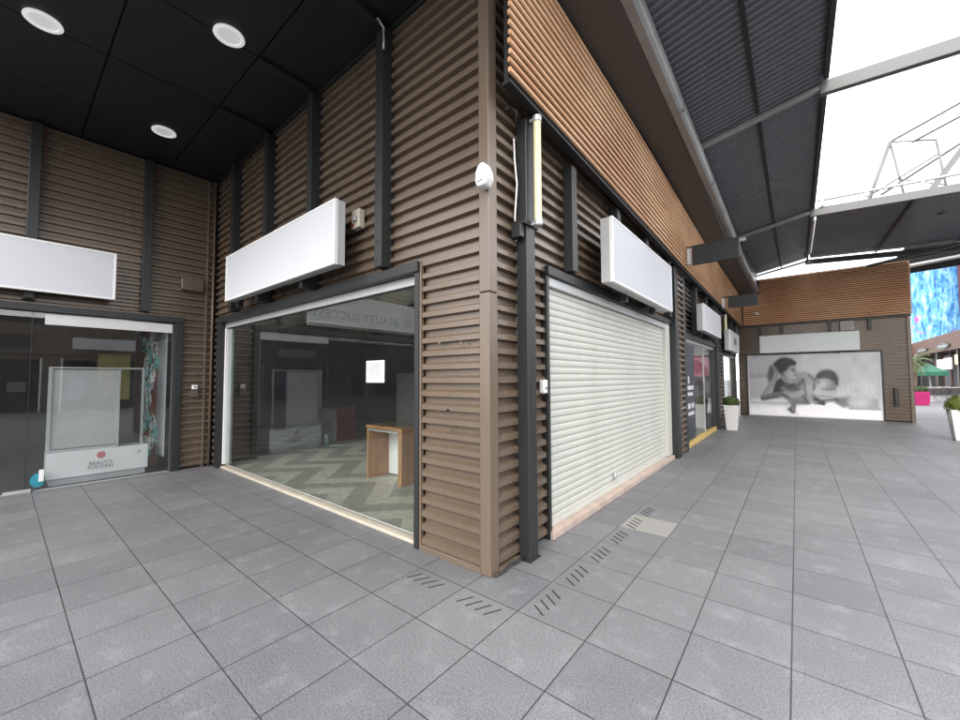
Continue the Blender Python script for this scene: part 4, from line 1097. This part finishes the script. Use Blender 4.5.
MB().box(8.8, 20, 57, 58, 0, 3.6).build('wall', 'darkpane', caf)
MB().box(8.8, 20, 56.9, 58, 3.61, 4.9).build('fascia', 'rust', caf)
for y in (36, 41.5, 47, 52.5): MB().box(11.1, 11.4, y-.15, y+.15, 0, 3.55).build('pillar', 'chair', caf)
def oval(y, z, w, label):
    t = thing('oval_sign', (10.9, y, z), label, 'sign', 'oval cafe signs')
    poly = [(w*math.cos(a), .24*math.sin(a)) for a in [2*math.pi*i/24 for i in range(24)]]
    MB().prism(poly, lambda u, v, ww: (ww, y+u, z+v), 10.86, 10.92).build('panel', 'black', t)
    m = MB()
    for k in range(6): m.box(10.85, 10.858, y-w*.62+k*w*.21, y-w*.62+k*w*.21+w*.10, z-.04, z+.05)
    m.build('lettering', 'greyface', t)
oval(50.6, 3.93, 2.1, 'dark oval sign farther along the terracotta band of the cafe')
oval(43.9, 3.92, 1.7, 'dark oval sign nearer along the terracotta band of the cafe')
t = thing('menu_board', (11.0, 44.3, 2.1), 'white menu board hanging under the terracotta band of the cafe', 'board')
MB().box(10.96, 11.02, 42.3, 44.2, 2.12, 2.98).build('panel', 'white', t, .01); MB().box(10.96, 11.02, 44.25, 46.2, 2.08, 2.92).build('panel', 'white', t, .01)
for y in (42.6, 45.9): MB().box(10.98, 11.0, y, y+.04, 2.9, 3.55).build('hanger', 'dkgrey', t)
t = thing('wall_lamp', (11.0, 41.1, 2.5), 'warm upright lamp glowing on the cafe front', 'lamp')
MB().box(10.93, 11.0, 40.95, 41.2, 2.46, 3.12).build('tube', 'warm', t); MB().box(11.0, 11.06, 40.9, 41.25, 2.4, 3.2).build('back_plate', 'dkgrey', t)
# umbrella
t = thing('parasol', (8.55, 34.5, 0), 'green canvas parasol shading the cafe terrace', 'parasol')
um = MB(); top = (8.38, 34.5, 2.42); nn = 8; rim = []
for k in range(nn):
    a = 2*math.pi*(k+.5)/nn; rim.append((8.55+.72*math.cos(a), 34.5+.72*math.sin(a), 1.86))
for k in range(nn):
    a_, b_2 = rim[k], rim[(k+1) % nn]
    um.quad(top, a_, b_2); um.quad(a_, (a_[0], a_[1], 1.62), (b_2[0], b_2[1], 1.62), b_2)
um.build('canopy', 'green', t, fixn=False)
MB().tube([(8.55, 34.5, 0), (8.42, 34.5, 2.38)], .03, 8).build('pole', 'chairlight', t); MB().lathe((8.55, 34.5, 0), [(.3, 0), (.3, .05), (.05, .1)], 14).build('base', 'concrete', t)
# terrace chairs and tables
def make_chair(label):
    t = thing('terrace_chair', (0, 0, 0), label, 'chair', 'cafe terrace chairs')
    MB().box(-.23, .23, -.23, .23, .42, .46).build('seat', 'chair', t, .01)
    bk = MB(); pts = [(.24*math.sin(a), -.02-.24*math.cos(a)) for a in [R(-80+i*20) for i in range(9)]]
    for (x0, y0), (x1, y1) in zip(pts, pts[1:]): bk.hexa([(x0, y0, .48), (x1, y1, .48), (x1, y1-.02, .48), (x0, y0-.02, .48), (x0*1.08, y0*1.1, .86), (x1*1.08, y1*1.1, .86), (x1*1.08, y1*1.1-.02, .86), (x0*1.08, y0*1.1-.02, .86)])
    bk.build('backrest', 'chair', t)
    MB().tube([(.26*math.sin(a), -.02-.27*math.cos(a), .88) for a in [R(-95+i*19) for i in range(11)]], .018, 6).build('top_rail', 'chairlight', t)
    for sx_ in (-1, 1):
        for sy in (-1, 1): MB().tube([(sx_*.2, sy*.2, .42), (sx_*.24, sy*.25, 0)], .016, 6).build('leg', 'chairlight', t)
    return t
ch0 = None
spots = [(8.35, 33.2, .4, 'pale legged terrace chair nearest the magenta planter'), (8.95, 34.0, 2.8, 'terrace chair under the near edge of the green parasol'), (9.35, 34.6, -.5, 'terrace chair just right of the green parasol'),
         (9.75, 35.2, 2.4, 'terrace chair midway between parasol and bright planter'), (8.75, 35.6, 3.3, 'terrace chair behind the green parasol pole'), (10.1, 36.2, .9, 'terrace chair farthest right along the cafe front'), (9.5, 36.6, 3.6, 'terrace chair backed against the cafe pillars')]
for i, (x, y, a, lb) in enumerate(spots):
    o = ch0 if i else None
    if i == 0: ch0 = make_chair(lb); o = ch0
    else: o = copy_tree(ch0); o['label'] = lb
    o.location = (x, y, 0); o.rotation_euler.z = a
tb0 = None
for i, (x, y, lb) in enumerate(((8.75, 34.7, 'round terrace table beneath the green parasol'), (9.45, 35.8, 'round terrace table right of the parasol'))):
    if i == 0:
        tb0 = thing('terrace_table', (0, 0, 0), lb, 'table', 'cafe terrace tables')
        MB().lathe((0, 0, .71), [(.35, 0), (.36, .015), (.35, .03)], 20).build('top', 'chair', tb0)
        MB().tube([(0, 0, .02), (0, 0, .71)], .03, 8).build('leg', 'chairlight', tb0); MB().lathe((0, 0, 0), [(.24, 0), (.24, .02), (.04, .05)], 16).build('base', 'chairlight', tb0)
        o = tb0
    else: o = copy_tree(tb0); o['label'] = lb
    o.location = (x, y, 0)
# magenta planters
def magenta(x, y, w, h, label):
    t = thing('planter_box', (x, y, 0), label, 'planter', 'magenta planter boxes')
    MB().box(x-w/2, x+w/2, y-w/2, y+w/2, 0, h).build('box', 'magenta', t, .015)
    MB().box(x-w/2+.04, x+w/2-.04, y-w/2+.04, y+w/2-.04, h, h+.012).build('soil', 'soil', t)
    leafball(x, y, h+.12, w*.45, .2, 500, .035, random.Random(4)).build('foliage', 'leaf', t, fixn=False)
magenta(7.18, 29.6, .62, .74, 'magenta square planter box nearest the end building corner')
magenta(7.75, 32.2, .5, .66, 'magenta square planter box beside the cafe chairs')
# palm
t = thing('palm_tree', (7.3, 31.2, 0), 'shaggy palm with drooping grey green fronds behind the magenta planter', 'palm')
MB().tube([(7.3, 31.2, 0), (7.28, 31.2, 1.0), (7.35, 31.2, 2.5)], .13, 10, r1=.10).build('trunk', 'trunk', t, smooth=True)
fr = MB(); rnd = random.Random(11)
for k in range(46):
    a = rnd.uniform(0, 6.28); el = rnd.uniform(-.9, 1.2); ln = rnd.uniform(.7, 1.15)
    p = Vector((7.35, 31.2, 2.5)); d = Vector((math.cos(a)*math.cos(el), math.sin(a)*math.cos(el), math.sin(el)))
    side_ = d.cross(Vector((0, 0, 1))).normalized(); pts = [p.copy()]
    for s_ in range(7):
        d = (d+Vector((0, 0, -.22))).normalized(); p = p+d*ln/7; pts.append(p.copy())
    for i in range(1, 7):
        for sg in (-1, 1):
            for q in range(2):
                b0 = pts[i].lerp(pts[i+1], q*.5); tip = b0+side_*sg*.20*(1-i/9)+Vector((0, 0, -.10))+(pts[i+1]-pts[i])*.8
                w_ = (pts[i+1]-pts[i]).normalized()*.018
                fr.quad(b0-w_, b0+w_, tip)
    fr.tube(pts, .012, 4, r1=.004)
fr.build('crown', 'palm', t, fixn=False)
# far canopy beyond the end shop
t = thing('far_canopy', (10, 21, 6.4), 'second dark canopy beyond the end shop in front of the painted wall', 'canopy')
mb = MB(); prof = []
y = 17.6
while y < 24:
    for dy, h_ in ((0, 0), (.08, 0), (.11, .03), (.2, .03)): prof.append((y+dy, h_))
    y += .24
for yy, h_ in prof: mb.v += [(5.4, yy, 6.6+h_), (15, yy, 7.3+h_)]
for i in range(len(prof)-1): mb.f.append((2*i, 2*i+1, 2*i+3, 2*i+2))
mb.build('roof_sheet', 'roof', t, fixn=False)
for y in (18.5, 21, 23.8): MB().beam((5.4, y, 6.47), (15, y, 7.17), .1, .14).build('rafter', 'dkgrey', t)
MB().tube([(5.3, 18.3, 5.62), (9, 18.3, 6.0)], .07, 10).build('pipe', 'alu', t, smooth=True)
MB().beam((5.0, 24, 6.45), (15, 24, 7.1), .12, .3).build('edge_beam', 'dkgrey', t)
for x in (14.8,): MB().box(x-.1, x+.1, 20, 20.2, 0, 7.1).build('column', 'dkgrey', t)

# ================================================================== OPPOSITE ROW (seen in the window reflections)
op = thing('opposite_shops', (16, 0, 0), 'row of terracotta and dark glass shops across the plaza seen only in reflections', 'shops')
MB().box(14.0, 20, -26, 26, 0, 2.9).build('wall', 'brown', op)
MB().box(13.9, 20, -26, 26, 2.9, 4.4).build('fascia', 'brown', op)
MB().box(13.95, 20, -26, 26, 4.4, 4.7).build('parapet', 'dkgrey', op)
for k in range(12):
    y = -24+k*4.2
    wv = bpy.data.objects.new('window', None); COL.objects.link(wv); wv.parent = op; wv.location = Vector((14, y, 0))-op.location
    MB().box(13.93, 13.99, y-1.7, y+1.7, .1, 2.6).build('pane', 'darkglass', wv)
    MB().box(13.9, 14.0, y-1.78, y-1.71, 0, 2.7).build('frame', 'white', wv); MB().box(13.9, 14.0, y+1.71, y+1.78, 0, 2.7).build('frame', 'white', wv)
    MB().box(13.84, 13.92, y-1.4, y+1.4, 3.2, 3.8).build('sign_panel', ('greyface', 'darkblue', 'dkgrey')[k % 3], op)
    for q in range(3): MB().box(13.90, 13.925, y-1.5+q*1.1, y-.9+q*1.1+random.uniform(-.1, .2), .9+random.uniform(-.3, .3), 1.7+random.uniform(-.2, .5)).build('window_print', random.choice(('dkgrey', 'rust', 'darkblue', 'lettering')), wv)
# ================================================================== WORLD, SUN, CAMERA
EL, AZ = R(36), R(166)     # sun: compass from +y toward +x
wd = bpy.data.worlds.new('World'); SC.world = wd; wd.use_nodes = True
nt = wd.node_tree; L = nt.links.new
bg = nt.nodes['Background']
sky = nt.nodes.new('ShaderNodeTexSky'); sky.sky_type = 'NISHITA'; sky.sun_disc = False
sky.sun_elevation = EL; sky.sun_rotation = AZ; sky.air_density = 1.0; sky.dust_density = 3.0; sky.ozone_density = 1.0
tc = nt.nodes.new('ShaderNodeTexCoord')
nz = N(nt, 'ShaderNodeTexNoise', Scale=2.2, Detail=7.0, Roughness=.6); L(tc.outputs['Generated'], nz.inputs['Vector'])
cr = ramp(nt, [(.2, (.7, .7, .7)), (.6, (.95, .95, .95))]); L(nz.outputs['Fac'], cr.inputs['Fac'])
mx = N(nt, 'ShaderNodeMix', data_type='RGBA'); L(cr.outputs[0], mx.inputs['Factor']); L(sky.outputs[0], mx.inputs['A'])
mx.inputs['B'].default_value = (7.45, 7.45, 7.6, 1)
L(mx.outputs['Result'], bg.inputs['Color']); bg.inputs['Strength'].default_value = .15
sd = bpy.data.lights.new('sun', 'SUN'); sd.energy = .5; sd.angle = R(25); sd.color = (1, .96, .9)
so_ = bpy.data.objects.new('sun', sd); COL.objects.link(so_)
dirv = Vector((math.sin(AZ)*math.cos(EL), math.cos(AZ)*math.cos(EL), math.sin(EL)))
so_.rotation_euler = dirv.to_track_quat('Z', 'Y').to_euler(); so_.location = (5, -5, 20)

cam = bpy.data.cameras.new('camera'); co = bpy.data.objects.new('camera', cam); COL.objects.link(co)
yaw, pit, roll = R(39.0565), R(2.6553), R(-.2601)
f = Vector((-math.sin(yaw)*math.cos(pit), math.cos(yaw)*math.cos(pit), math.sin(pit)))
r = Vector((math.cos(yaw), math.sin(yaw), 0)); u = r.cross(f)
r2 = r*math.cos(roll)+u*math.sin(roll); u2 = -r*math.sin(roll)+u*math.cos(roll)
mt = Matrix((( r2.x, u2.x, -f.x, 1.9617), (r2.y, u2.y, -f.y, -2.5388), (r2.z, u2.z, -f.z, 1.6), (0, 0, 0, 1)))
co.matrix_world = mt
cam.sensor_width = 36; cam.lens = 389.936*36/960; cam.clip_end = 600; cam.clip_start = .05
SC.camera = co
vs = SC.view_settings; vs.view_transform = 'Standard'; vs.look = 'None'; vs.gamma = 1; vs.use_curve_mapping = False; vs.exposure = 2.0
SC.render.engine = 'CYCLES'
SC.cycles.use_denoising = True; SC.cycles.max_bounces = 10; SC.cycles.diffuse_bounces = 5; SC.cycles.transparent_max_bounces = 12
SC.cycles.caustics_reflective = False; SC.cycles.caustics_refractive = False
